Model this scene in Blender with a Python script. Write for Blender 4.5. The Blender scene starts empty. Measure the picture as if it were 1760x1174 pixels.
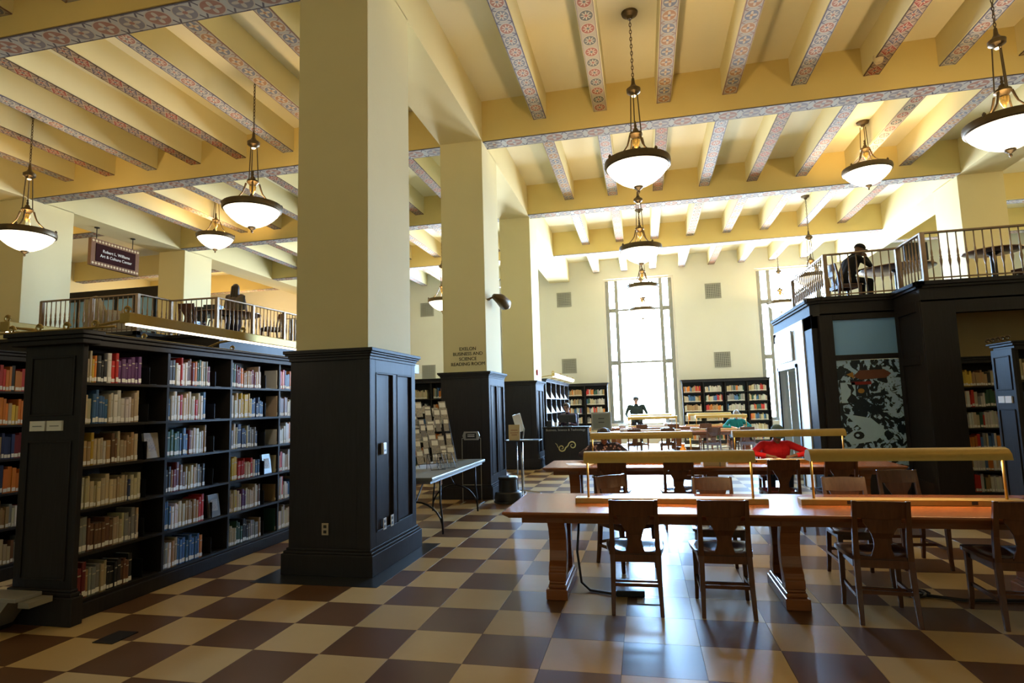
import bpy, math, random
import numpy as np
from mathutils import Matrix, Vector
random.seed(7)
PI = math.pi
D = bpy.data
SC = bpy.context.scene
COL = SC.collection

# ------------------------------------------------------------------ camera
CAMZ = 1.58
pitch, yaw, roll = 0.10794691, -0.21534158, -0.02779351
fw = Vector((math.sin(yaw)*math.cos(pitch), math.cos(yaw)*math.cos(pitch), math.sin(pitch)))
rt = fw.cross(Vector((0, 0, 1))).normalized(); up = rt.cross(fw)
rr = math.cos(roll)*rt + math.sin(roll)*up
uu = -math.sin(roll)*rt + math.cos(roll)*up
cam = D.objects.new('camera', D.cameras.new('camera'))
cam.data.sensor_width = 36; cam.data.lens = 1015.42/1760*36; cam.data.clip_end = 200
cam.matrix_world = Matrix(((rr.x, uu.x, -fw.x, 0), (rr.y, uu.y, -fw.y, 0), (rr.z, uu.z, -fw.z, CAMZ), (0, 0, 0, 1)))
COL.objects.link(cam); SC.camera = cam

# ------------------------------------------------------------------ light and exposure
W = D.worlds.new('daylight'); SC.world = W; W.use_nodes = True
SKY, GROUND = 215.0, 110.0          # bright bluish sky over a dimmer street
_t = W.node_tree; _bg = _t.nodes['Background']
_tc = _t.nodes.new('ShaderNodeTexCoord'); _sx = _t.nodes.new('ShaderNodeSeparateXYZ'); _cr = _t.nodes.new('ShaderNodeValToRGB')
_t.links.new(_tc.outputs['Generated'], _sx.inputs[0]); _t.links.new(_sx.outputs[2], _cr.inputs[0]); _t.links.new(_cr.outputs[0], _bg.inputs[0])
_cr.color_ramp.elements[0].position = 0.0; _cr.color_ramp.elements[0].color = (GROUND/SKY*.80, GROUND/SKY*.90, GROUND/SKY, 1)
_cr.color_ramp.elements[1].position = 0.03; _cr.color_ramp.elements[1].color = (0.34, 0.61, 1.0, 1)
_bg.inputs[1].default_value = SKY
SC.view_settings.view_transform = 'Standard'; SC.view_settings.look = 'None'
SC.view_settings.exposure = -0.30; SC.view_settings.gamma = 1.0; SC.view_settings.use_curve_mapping = False
SC.cycles.use_denoising = True
SC.cycles.max_bounces = 7; SC.cycles.diffuse_bounces = 4; SC.cycles.glossy_bounces = 3
SC.cycles.transparent_max_bounces = 12; SC.cycles.caustics_reflective = False; SC.cycles.caustics_refractive = False
SC.cycles.sample_clamp_indirect = 6

WIN_X = (0.0, 5.62, -6.4)          # window centres on the back wall
def area(name, loc, rot, sx, sy, power, color):
    l = D.lights.new(name, 'AREA'); l.shape = 'RECTANGLE'; l.size = sx; l.size_y = sy; l.energy = power; l.color = color
    o = D.objects.new(name, l); o.location = loc; o.rotation_euler = rot; COL.objects.link(o); return o
for wx in WIN_X:                   # light portals in the window openings: they guide the sky light, they give none
    area('window_portal', (wx, 23.62, 3.55), (-PI/2, 0, 0), 2.6, 5.7, 1, (1, 1, 1)).data.cycles.is_portal = True
LAMP_W = 120.0; LAMP_COL = (1.0, 0.65, 0.28)
BOWL_EMIT = 3.0

# ------------------------------------------------------------------ material helpers
class N:
    def __init__(s, name):
        s.m = D.materials.new(name); s.m.use_nodes = True; s.t = s.m.node_tree; s.b = s.t.nodes['Principled BSDF']
    def new(s, typ, **k):
        n = s.t.nodes.new(typ)
        for a, v in k.items(): setattr(n, a, v)
        return n
    def put(s, sock, v):
        if isinstance(v, bpy.types.NodeSocket): s.t.links.new(v, sock)
        elif v is not None: sock.default_value = v
    def M(s, op, a, b=None, c=None):
        n = s.new('ShaderNodeMath', operation=op)
        for i, v in enumerate((a, b, c)):
            if v is not None: s.put(n.inputs[i], v)
        return n.outputs[0]
    def mix(s, f, a, b, blend='MIX'):
        n = s.new('ShaderNodeMix', data_type='RGBA', blend_type=blend)
        s.put(n.inputs[0], f); s.put(n.inputs[6], a if isinstance(a, bpy.types.NodeSocket) else (*a, 1)); s.put(n.inputs[7], b if isinstance(b, bpy.types.NodeSocket) else (*b, 1))
        return n.outputs[2]
    def noise(s, scale, detail=3, vec=None, out=0, dist=0.0):
        n = s.new('ShaderNodeTexNoise'); n.inputs['Scale'].default_value = scale; n.inputs['Detail'].default_value = detail; n.inputs['Distortion'].default_value = dist
        if vec is not None: s.t.links.new(vec, n.inputs['Vector'])
        return n.outputs[out]
    def coord(s, which='Object'):
        return s.new('ShaderNodeTexCoord').outputs[which]
    def bump(s, h, strength=0.2, dist=0.01):
        n = s.new('ShaderNodeBump'); n.inputs['Strength'].default_value = strength; n.inputs['Distance'].default_value = dist
        s.t.links.new(h, n.inputs['Height']); s.t.links.new(n.outputs[0], s.b.inputs['Normal'])
    def done(s, color=None, rough=0.6, metal=0.0, spec=0.5):
        if color is not None: s.put(s.b.inputs['Base Color'], color if isinstance(color, bpy.types.NodeSocket) else (*color, 1))
        s.put(s.b.inputs['Roughness'], rough); s.b.inputs['Metallic'].default_value = metal
        s.b.inputs['Specular IOR Level'].default_value = spec
        return s.m
def plain(name, c, rough=0.6, metal=0.0, var=0.12, scale=8, spec=0.5):
    n = N(name)
    f = n.noise(scale, 3, n.coord())
    d = tuple(x*(1-var) for x in c); l = tuple(min(1, x*(1+var)) for x in c)
    return n.done(n.mix(f, d, l), rough, metal, spec)
def emis(name, c, s):
    n = N(name); n.b.inputs['Emission Color'].default_value = (*c, 1); n.b.inputs['Emission Strength'].default_value = s
    return n.done(c, 0.4)
def wood(name, a, b, rough=0.3, axis=0, scale=1.0, spec=0.5):
    n = N(name); mp = n.new('ShaderNodeMapping'); n.t.links.new(n.coord(), mp.inputs[0])
    sc = [14*scale]*3; sc[axis] = 1.2*scale; mp.inputs['Scale'].default_value = sc
    f = n.noise(3.0, 6, mp.outputs[0], dist=0.6)
    m = n.done(n.mix(f, a, b), rough, 0, spec); n.bump(f, 0.08, 0.004); return m

def plaster(name, c, c2):
    n = N(name); co = n.coord()
    f = n.noise(1.1, 4, co); g = n.noise(22, 4, co)
    m = n.done(n.mix(f, c, c2), 0.85, 0, 0.2); n.bump(g, 0.12, 0.01); return m
WALL = plaster('cream_wall', (0.72, 0.65, 0.38), (0.78, 0.71, 0.44))
WALLB = plaster('pale_wall', (0.74, 0.76, 0.72), (0.79, 0.81, 0.78))
CEIL = plaster('ceiling_plaster', (0.82, 0.78, 0.58), (0.88, 0.84, 0.66))
BEAMP = plaster('beam_plaster', (0.66, 0.53, 0.21), (0.74, 0.61, 0.28))
DARK = wood('dark_stained_wood', (0.012, 0.010, 0.011), (0.026, 0.023, 0.024), 0.58, 2, 1.0, 0.14)
def satin_dark():
    n = N('dark_painted_timber'); mp = n.new('ShaderNodeMapping'); n.t.links.new(n.coord(), mp.inputs[0]); mp.inputs['Scale'].default_value = (14, 14, 1.2)
    c = n.mix(n.noise(3.0, 6, mp.outputs[0], dist=0.6), (0.014, 0.012, 0.013), (0.030, 0.027, 0.029))
    d = n.new('ShaderNodeBsdfDiffuse'); g = n.new('ShaderNodeBsdfGlossy'); g.inputs['Roughness'].default_value = 0.38; g.inputs['Color'].default_value = (1, 1, 1, 1)
    x = n.new('ShaderNodeMixShader'); x.inputs[0].default_value = 0.022
    n.t.links.new(c, d.inputs[0]); n.t.links.new(d.outputs[0], x.inputs[1]); n.t.links.new(g.outputs[0], x.inputs[2]); n.t.links.new(x.outputs[0], n.t.nodes['Material Output'].inputs[0])
    return n.m
DARK = satin_dark()
DARK2 = wood('dark_shelf_wood', (0.010, 0.008, 0.007), (0.022, 0.018, 0.015), 0.5, 0, 1.0, 0.25)
TABLE = wood('polished_table_wood', (0.20, 0.062, 0.020), (0.34, 0.115, 0.038), 0.24, 0, 1.0, 0.4)
CHAIR = wood('chair_wood', (0.062, 0.020, 0.009), (0.125, 0.043, 0.018), 0.24, 2)
SEAT = wood('seat_wood', (0.05, 0.018, 0.010), (0.10, 0.036, 0.018), 0.16, 1)
OAK = wood('mezzanine_table_wood', (0.16, 0.07, 0.03), (0.26, 0.12, 0.05), 0.3, 0)
BRASS = plain('brushed_brass', (0.40, 0.28, 0.09), 0.42, 0.8, 0.1, 30)
BRONZE = plain('aged_bronze', (0.10, 0.07, 0.035), 0.42, 0.7, 0.2, 20)
GOLD = plain('polished_gold', (0.75, 0.5, 0.16), 0.25, 0.9, 0.1, 20)
IRON = plain('railing_bronze', (0.26, 0.18, 0.11), 0.45, 0.5, 0.15, 20)
BLACKP = plain('black_plastic', (0.012, 0.012, 0.014), 0.4)
BLACKM = plain('black_metal', (0.02, 0.02, 0.022), 0.4, 0.5)
CHROME = plain('chrome', (0.55, 0.56, 0.58), 0.25, 0.9, 0.05)
WHITE = plain('white_plastic', (0.72, 0.72, 0.70), 0.4, 0, 0.04)
PAPER = plain('white_paper', (0.78, 0.77, 0.73), 0.7, 0, 0.04)
CREAMP = plain('cream_card', (0.62, 0.50, 0.30), 0.7, 0, 0.06)
GREYP = plain('grey_plastic', (0.20, 0.21, 0.20), 0.5, 0, 0.08)
GREYM = plain('grey_metal', (0.30, 0.30, 0.29), 0.45, 0.4, 0.08)
VENT = plain('vent_grey', (0.30, 0.30, 0.27), 0.6, 0.0, 0.08)
WFRAME = plain('window_frame_grey', (0.22, 0.22, 0.20), 0.5, 0.0, 0.06)
WHITEP = plain('white_window_casing', (0.80, 0.79, 0.74), 0.55, 0, 0.03)
STONE = plain('dark_stone_border', (0.020, 0.022, 0.024), 0.28, 0, 0.25, 5)
BULB = emis('warm_bulb', (1.0, 0.72, 0.38), 6.0)
TUBE = emis('fluorescent_tube', (1.0, 0.88, 0.68), 7.0)
TUBEW = emis('reading_tube', (1.0, 0.70, 0.36), 8.0)
LED = emis('red_digits', (1.0, 0.08, 0.02), 6.0)
SCREEN = emis('lit_screen', (0.45, 0.62, 0.8), 0.8)

def bowl_mat():
    n = N('frosted_bowl_glass'); 
    n.b.inputs['Emission Color'].default_value = (1.0, 0.86, 0.62, 1); n.b.inputs['Emission Strength'].default_value = BOWL_EMIT
    return n.done((0.85, 0.80, 0.70), 0.35)
BOWL = bowl_mat()

def glass_mat():
    n = N('window_glass'); t = n.t
    tr = n.new('ShaderNodeBsdfTransparent'); gl = n.new('ShaderNodeBsdfGlossy'); gl.inputs['Roughness'].default_value = 0.05
    mx = n.new('ShaderNodeMixShader'); mx.inputs[0].default_value = 0.05
    t.links.new(tr.outputs[0], mx.inputs[1]); t.links.new(gl.outputs[0], mx.inputs[2])
    t.links.new(mx.outputs[0], t.nodes['Material Output'].inputs[0]); return n.m
GLASS = glass_mat()
def frosted_mat(name, c):
    n = N(name); n.put(n.b.inputs['Base Color'], (*c, 1)); 
    f = n.noise(1.5, 2, n.coord()); return n.done(n.mix(f, c, tuple(x*1.15 for x in c)), 0.25, 0, 0.5)
BLUEGLASS = frosted_mat('blue_grey_glass_panel', (0.22, 0.47, 0.88))

def tile_mat(name, a, b, rough):
    n = N(name); co = n.coord('Object'); oi = n.new('ShaderNodeObjectInfo')
    geo = n.new('ShaderNodeNewGeometry')
    f = n.noise(2.2, 5, geo.outputs['Position']); g = n.noise(30, 4, geo.outputs['Position'])
    c = n.mix(f, a, b); c = n.mix(n.M('MULTIPLY', g, 0.12), c, tuple(x*0.6 for x in a))
    hsv = n.new('ShaderNodeHueSaturation'); n.t.links.new(c, hsv.inputs['Color'])
    n.put(hsv.inputs['Value'], n.M('MULTIPLY_ADD', oi.outputs['Random'], 0.16, 0.92))
    r = n.M('MULTIPLY_ADD', n.noise(3, 2, geo.outputs['Position']), 0.05, rough)
    m = n.done(hsv.outputs[0], r, 0, 0.26); return m
TCREAM = tile_mat('cream_floor_tile', (0.42, 0.29, 0.125), (0.50, 0.355, 0.165), 0.31)
TBROWN = tile_mat('brown_floor_tile', (0.095, 0.046, 0.020), (0.13, 0.064, 0.030), 0.31)
GROUT = plain('tile_joint', (0.16, 0.12, 0.08), 0.9, spec=0.05)

def pattern(name, kind, field, edge, c1, c2, c3):
    """painted ornament along u (one motif per unit), across v 0..1"""
    n = N(name); uv = n.new('ShaderNodeTexCoord').outputs['UV']
    sp = n.new('ShaderNodeSeparateXYZ'); n.t.links.new(uv, sp.inputs[0]); U, V = sp.outputs[0], sp.outputs[1]
    x = n.M('SUBTRACT', n.M('FRACT', U), 0.5); y = n.M('SUBTRACT', V, 0.5)
    alt = n.M('FLOORED_MODULO', n.M('FLOOR', U), 2.0)
    ang = n.M('ARCTAN2', y, x)
    if kind == 'diamond': r = n.M('ADD', n.M('ABSOLUTE', x), n.M('ABSOLUTE', y)); r = n.M('MULTIPLY', r, 0.82)
    else: r = n.M('SQRT', n.M('ADD', n.M('MULTIPLY', x, x), n.M('MULTIPLY', y, y)))
    star = n.M('COSINE', n.M('MULTIPLY', ang, 8.0 if kind != 'petal' else 4.0))
    field, edge, c1, c2, c3 = [tuple(v*k for v, k in zip(q, (.84, .78, .70))) for q in (field, edge, c1, c2, c3)]
    lt = lambda a, b: n.M('LESS_THAN', a, b)
    cA = n.mix(alt, c1, c2); 
    col = n.mix(0.0, field, field)
    sc = n.M('ABSOLUTE', n.M('SINE', n.M('MULTIPLY', n.M('ADD', n.M('MULTIPLY', U, 2.0), V), PI)))
    sc2 = n.M('ABSOLUTE', n.M('SINE', n.M('MULTIPLY', n.M('SUBTRACT', n.M('MULTIPLY', U, 2.0), V), PI)))
    if kind != 'medal':
        col = n.mix(lt(sc, 0.22), col, edge); col = n.mix(lt(sc2, 0.22), col, edge)
    ring = n.M('MULTIPLY', lt(r, 0.40), n.M('GREATER_THAN', r, 0.0))
    col = n.mix(ring, col, cA)
    col = n.mix(n.M('MULTIPLY', lt(r, 0.43), n.M('GREATER_THAN', r, 0.385)), col, c3)
    pet = lt(r, n.M('MULTIPLY_ADD', star, 0.12, 0.20))
    col = n.mix(pet, col, c3)
    col = n.mix(lt(r, 0.085), col, n.mix(alt, c2, c1))
    ed = n.M('GREATER_THAN', n.M('ABSOLUTE', y), 0.445)
    col = n.mix(ed, col, edge)
    d = n.noise(6, 3, uv); col = n.mix(n.M('MULTIPLY', d, 0.3), col, field)
    return n.done(col, 0.75, 0, 0.25)
P1 = pattern('ornament_blue_rosettes', 'rosette', (0.50, 0.55, 0.64), (0.08, 0.08, 0.20), (0.22, 0.27, 0.40), (0.44, 0.20, 0.17), (0.74, 0.74, 0.74))
P2 = pattern('ornament_medallions', 'medal', (0.50, 0.46, 0.38), (0.30, 0.26, 0.24), (0.36, 0.09, 0.06), (0.08, 0.11, 0.12), (0.66, 0.62, 0.52))
P3 = pattern('ornament_ochre_petals', 'petal', (0.42, 0.44, 0.46), (0.26, 0.15, 0.13), (0.42, 0.22, 0.10), (0.16, 0.20, 0.32), (0.62, 0.56, 0.46))
P4 = pattern('ornament_red_lozenges', 'diamond', (0.40, 0.32, 0.25), (0.06, 0.035, 0.03), (0.34, 0.05, 0.035), (0.10, 0.10, 0.16), (0.58, 0.46, 0.36))
PG = pattern('ornament_girder_band', 'petal', (0.46, 0.50, 0.54), (0.06, 0.05, 0.09), (0.20, 0.20, 0.26), (0.32, 0.14, 0.10), (0.50, 0.48, 0.44))
PATS = (P1, P2, P3, P4)

def book_mats():
    n = N('book_cover'); oi = n.new('ShaderNodeObjectInfo'); a = n.done(oi.outputs['Color'], 0.45)
    n = N('book_cover_mixed'); at = n.new('ShaderNodeAttribute', attribute_name='Col'); b = n.done(at.outputs['Color'], 0.45)
    return a, b
COVER, COVERM = book_mats()

def mural_mat():
    n = N('mural_print'); co = n.coord(); 
    a = n.noise(4.6, 6, co, dist=2.2); b = n.noise(1.3, 2, co)
    f = n.M('GREATER_THAN', n.M('ADD', a, n.M('MULTIPLY', n.M('SUBTRACT', b, 0.5), 0.3)), 0.505)
    g = n.M('GREATER_THAN', n.noise(9, 4, co, dist=2.5), 0.6)
    c = n.mix(f, (0.008, 0.018, 0.03), (0.42, 0.66, 0.95)); c = n.mix(n.M('MULTIPLY', g, 0.8), c, (0.015, 0.025, 0.04))
    return n.done(c, 0.35)
MURAL = mural_mat()
def newsprint():
    n = N('printed_leaflet'); co = n.coord(); oi = n.new('ShaderNodeObjectInfo')
    f = n.M('GREATER_THAN', n.noise(60, 3, co), 0.52)
    c = n.mix(oi.outputs['Random'], (0.50, 0.46, 0.38), (0.22, 0.20, 0.19)); c = n.mix(n.M('MULTIPLY', f, 0.5), c, (0.12, 0.13, 0.2))
    return n.done(c, 0.5)
LEAFLET = newsprint()

# ------------------------------------------------------------------ mesh helpers
class MB:
    def __init__(s): s.v = []; s.f = []; s.m = []; s.uv = None; s.c = None
    def face(s, idx, mi=0): s.f.append(tuple(idx)); s.m.append(mi)
    def box(s, x0, x1, y0, y1, z0, z1, mi=0, T=None):
        b = len(s.v); p = [(x0,y0,z0),(x1,y0,z0),(x1,y1,z0),(x0,y1,z0),(x0,y0,z1),(x1,y0,z1),(x1,y1,z1),(x0,y1,z1)]
        if T is not None: p = [tuple(T @ Vector(q)) for q in p]
        s.v += p
        for q in ((3,2,1,0),(4,5,6,7),(0,1,5,4),(1,2,6,5),(2,3,7,6),(3,0,4,7)): s.face([b+i for i in q], mi)
        return s
    def prism(s, poly, z0, z1, axis=2, mi=0):
        """polygon extruded along an axis"""
        def P(a, b, h): return {2:(a,b,h), 1:(a,h,b), 0:(h,a,b)}[axis]
        n = len(poly); b = len(s.v)
        s.v += [P(*p, z0) for p in poly] + [P(*p, z1) for p in poly]
        s.face(list(range(b+n-1, b-1, -1)), mi); s.face(list(range(b+n, b+2*n)), mi)
        for i in range(n): j = (i+1) % n; s.face((b+i, b+j, b+n+j, b+n+i), mi)
        return s
    def lathe(s, prof, seg=24, c=(0,0,0), mi=0, cap=True):
        b = len(s.v); n = len(prof)
        for k in range(seg):
            a = 2*PI*k/seg; ca, sa = math.cos(a), math.sin(a)
            s.v += [(c[0]+r*ca, c[1]+r*sa, c[2]+z) for r, z in prof]
        for k in range(seg):
            k2 = (k+1) % seg
            for i in range(n-1): s.face((b+k*n+i, b+k2*n+i, b+k2*n+i+1, b+k*n+i+1), mi)
        if cap:
            if prof[0][0] > 1e-4: s.face([b+k*n for k in range(seg)][::-1], mi)
            if prof[-1][0] > 1e-4: s.face([b+k*n+n-1 for k in range(seg)], mi)
        return s
    def tube(s, pts, r, seg=8, mi=0, closed=False):
        pts = [Vector(p) for p in pts]; n = len(pts); b = len(s.v)
        rs = r if isinstance(r, (list, tuple)) else [r]*n
        prev = None
        for i, p in enumerate(pts):
            if closed: t = (pts[(i+1) % n]-pts[i-1]).normalized()
            else: t = (pts[min(i+1, n-1)]-pts[max(i-1, 0)]).normalized()
            if prev is None: u = t.orthogonal().normalized()
            else:
                u = prev - t*prev.dot(t); u = u.normalized() if u.length > 1e-6 else t.orthogonal().normalized()
            prev = u; w = t.cross(u)
            for k in range(seg):
                a = 2*PI*k/seg; s.v.append(tuple(p+rs[i]*(math.cos(a)*u+math.sin(a)*w)))
        for i in range(n if closed else n-1):
            i2 = (i+1) % n
            for k in range(seg):
                k2 = (k+1) % seg; s.face((b+i*seg+k, b+i*seg+k2, b+i2*seg+k2, b+i2*seg+k), mi)
        if not closed: s.face([b+k for k in range(seg)][::-1], mi); s.face([b+(n-1)*seg+k for k in range(seg)], mi)
        return s
    def loft(s, secs, mi=0):
        """secs: list of equal-length closed loops"""
        b = len(s.v); n = len(secs[0])
        for q in secs: s.v += [tuple(p) for p in q]
        for i in range(len(secs)-1):
            for k in range(n):
                k2 = (k+1) % n; s.face((b+i*n+k, b+i*n+k2, b+(i+1)*n+k2, b+(i+1)*n+k), mi)
        s.face([b+k for k in range(n)][::-1], mi); s.face([b+(len(secs)-1)*n+k for k in range(n)], mi)
        return s
    def mesh(s, name, mats, smooth=False):
        me = D.meshes.new(name); me.from_pydata(s.v, [], s.f)
        for m in (mats if isinstance(mats, (list, tuple)) else [mats]): me.materials.append(m)
        if any(s.m): me.polygons.foreach_set('material_index', s.m)
        if smooth: me.shade_smooth() if hasattr(me, 'shade_smooth') else me.polygons.foreach_set('use_smooth', [True]*len(s.f))
        if smooth == 'auto':
            me.set_sharp_from_angle(angle=0.6)
        me.update(); return me
    def build(s, name, mats, parent=None, loc=(0,0,0), rz=0.0, smooth=False, bevel=0.0):
        return put(name, s.mesh(name, mats, smooth), parent, loc, rz, bevel)
def put(name, me, parent=None, loc=(0,0,0), rz=0.0, bevel=0.0):
    o = D.objects.new(name, me); COL.objects.link(o); o.location = loc; o.rotation_euler = (0,0,rz)
    if parent is not None: o.parent = parent
    if bevel: 
        m = o.modifiers.new('bevel', 'BEVEL'); m.width = bevel; m.segments = 2; m.limit_method = 'ANGLE'; m.angle_limit = 0.6
    return o
def tag(o, label, cat, group=None, kind=None):
    if label: o['label'] = label
    if cat: o['category'] = cat
    if group: o['group'] = group
    if kind: o['kind'] = kind
    return o
def thing(name, label, cat, loc=(0,0,0), rz=0.0, group=None):
    o = D.objects.new(name, None); COL.objects.link(o); o.location = loc; o.rotation_euler = (0,0,rz); o.empty_display_size = 0.1
    return tag(o, label, cat, group)
def struct(o, label=None): o['kind'] = 'structure'; return tag(o, label, None)
KIDS = {}
def copy_tree(o, loc=None, rz=None, label=None, group=None, parent=None):
    c = o.copy(); COL.objects.link(c)
    if parent is not None: c.parent = parent
    if loc is not None: c.location = loc
    if rz is not None: c.rotation_euler = (0,0,rz)
    if label: c['label'] = label
    if group: c['group'] = group
    for ch in o.children: copy_tree(ch, parent=c)
    return c
def text(name, body, size, loc, rot, mat, parent, ext=0.002, space=1.0, align='CENTER'):
    cu = D.curves.new(name, 'FONT'); cu.body = body; cu.size = size; cu.extrude = ext; cu.align_x = align; cu.align_y = 'CENTER'; cu.space_line = space
    to = D.objects.new(name, cu); COL.objects.link(to)
    dg = bpy.context.evaluated_depsgraph_get(); me = D.meshes.new_from_object(to.evaluated_get(dg)); D.objects.remove(to)
    me.materials.clear(); me.materials.append(mat)
    o = D.objects.new(name, me); COL.objects.link(o); o.location = loc; o.rotation_euler = rot; o.parent = parent; return o

ORD = ('first','second','third','fourth','fifth','sixth','seventh','eighth','ninth','tenth','eleventh','twelfth','thirteenth','fourteenth','fifteenth','sixteenth','seventeenth','eighteenth','nineteenth','twentieth')
ordn = lambda i: ORD[i] if i < 20 else '%dth' % (i+1)

# ================================================================== SETTING
CZ = 7.2; SZ = 6.43; BACK = 23.2; FRONT = -7.0; LX = -20.0; RX = 16.0
# ---- floor with individual tiles
TS = 0.48675574; TX = -4.1017141; TY = 3.1952501
fl = struct(MB().box(LX, RX, FRONT, BACK, -0.2, -0.006).build('floor', GROUT))
cams = Vector((0, 0, CAMZ))
def project(p):
    d = p-cams; z = d.dot(fw)
    if z < 0.3: return None
    return 880+1015.42*d.dot(rr)/z, 587-1015.42*d.dot(uu)/z, z
tiles = []
for i in range(-34, 42):
    for j in range(-21, 42):
        x = TX+(i+.5)*TS; y = TY+(j+.5)*TS
        if not (LX < x < RX and FRONT < y < BACK): continue
        q = project(Vector((x, y, 0))); size = 0
        if q and -60 < q[0] < 1820 and q[1] < 1230:
            size = 1/q[2]**3
            if x < -4.4 and y > 3.6: size = 0
            if -3.5 < x < -2.65 and 5.2 < y < 6.9: size = 0
        tiles.append((size, x, y, (i+j) % 2))
tiles.sort(key=lambda t: -t[0])
def tile_mesh(mb, x, y, g=0.0012, z1=0.0):
    h = TS/2-g; c = 0.0003
    lo = [(x-h,y-h,-0.006),(x+h,y-h,-0.006),(x+h,y+h,-0.006),(x-h,y+h,-0.006)]
    mid = [(a,b,z1-c) for a,b,_ in lo]; hi = [(x+(a-x)*(1-c/h), y+(b-y)*(1-c/h), z1) for a,b,_ in lo]
    mb.loft([lo, mid, hi])
tm = []
for mt, nm in ((TCREAM, 'tile'), (TBROWN, 'tile')):
    b = MB(); tile_mesh(b, 0, 0); tm.append(b.mesh(nm, mt))
for s, x, y, k in tiles[:300]: put('tile', tm[k], fl, (x, y, 0))
rest = [MB(), MB()]
for s, x, y, k in tiles[300:]: tile_mesh(rest[k], x, y)
for k, mt in ((0, TCREAM), (1, TBROWN)): rest[k].build('distant_tiles', mt, fl)['kind'] = 'stuff'

# ---- walls
wb = MB()
WX0, WX1, WZ0, WZ1 = -1.34, 1.34, 0.72, 6.42
xs = LX
for wx in sorted(WIN_X):
    wb.box(xs, wx+WX0, BACK, BACK+.45, 0, CZ+.3); xs = wx+WX1
    wb.box(wx+WX0, wx+WX1, BACK, BACK+.45, 0, WZ0); wb.box(wx+WX0, wx+WX1, BACK, BACK+.45, WZ1, CZ+.3)
wb.box(xs, RX, BACK, BACK+.45, 0, CZ+.3)
struct(wb.build('wall_back', WALLB))
struct(MB().box(LX-.3, LX, FRONT, BACK+.45, 0, CZ+.3).build('wall_left', WALL))
struct(MB().box(RX, RX+.3, FRONT, BACK+.45, 0, CZ+.3).build('wall_right', WALL))
struct(MB().box(LX, RX, FRONT-.3, FRONT, 0, CZ+.3).build('wall_front', WALL))
ceil = struct(MB().box(LX, RX, FRONT, BACK+.45, CZ, CZ+.3).build('ceiling', CEIL))

# ---- windows
def make_window(n, wx):
    w = D.objects.new('window_%d' % n, None); COL.objects.link(w); w.location = (wx, BACK, 0); struct(w)
    f = MB()   # casing in the reveal
    f.box(WX0, WX0+.07, .10, .42, WZ0, WZ1); f.box(WX1-.07, WX1, .10, .42, WZ0, WZ1); f.box(WX0+.07, WX1-.07, .10, .42, WZ1-.07, WZ1)
    f.box(WX0+.07, WX1-.07, .02, .42, WZ0, WZ0+.06)
    f.build('window_casing', WHITEP, w)
    xa, xb = WX0+.07, WX1-.07; za, zb = WZ0+.06, WZ1-.07
    bars_x = (xa+.07, xa+.42, xb-.42, xb-.07); bars_z = (3.12, 5.18)
    for bx in bars_x: MB().box(bx-.07, bx+.07, .12, .30, za, zb).build('mullion', WFRAME, w, bevel=.01)
    for bz in bars_z: [MB().box(p, q, .13, .29, bz-h_, bz+h_).build('transom', WFRAME, w, bevel=.01) for p, q, h_ in ((xa, xa+.42, .085), (xa+.42, xb-.42, .04), (xb-.42, xb, .085))]
    MB().box(xa, xa+.5, .165, .275, za, za+.12).build('bottom_rail', WFRAME, w); MB().box(xb-.5, xb, .165, .275, za, za+.12).build('bottom_rail', WFRAME, w)
    zz = (za, bars_z[0], bars_z[1], zb)
    for x0, x1 in ((xa+.14, xa+.35), (xa+.49, xb-.49), (xb-.35, xb-.14)):
        for k in range(3): MB().box(x0, x1, .215, .221, zz[k]+.055, zz[k+1]-.055).build('pane', GLASS, w)
for i, wx in enumerate(WIN_X): make_window(i+1, wx)

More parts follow.
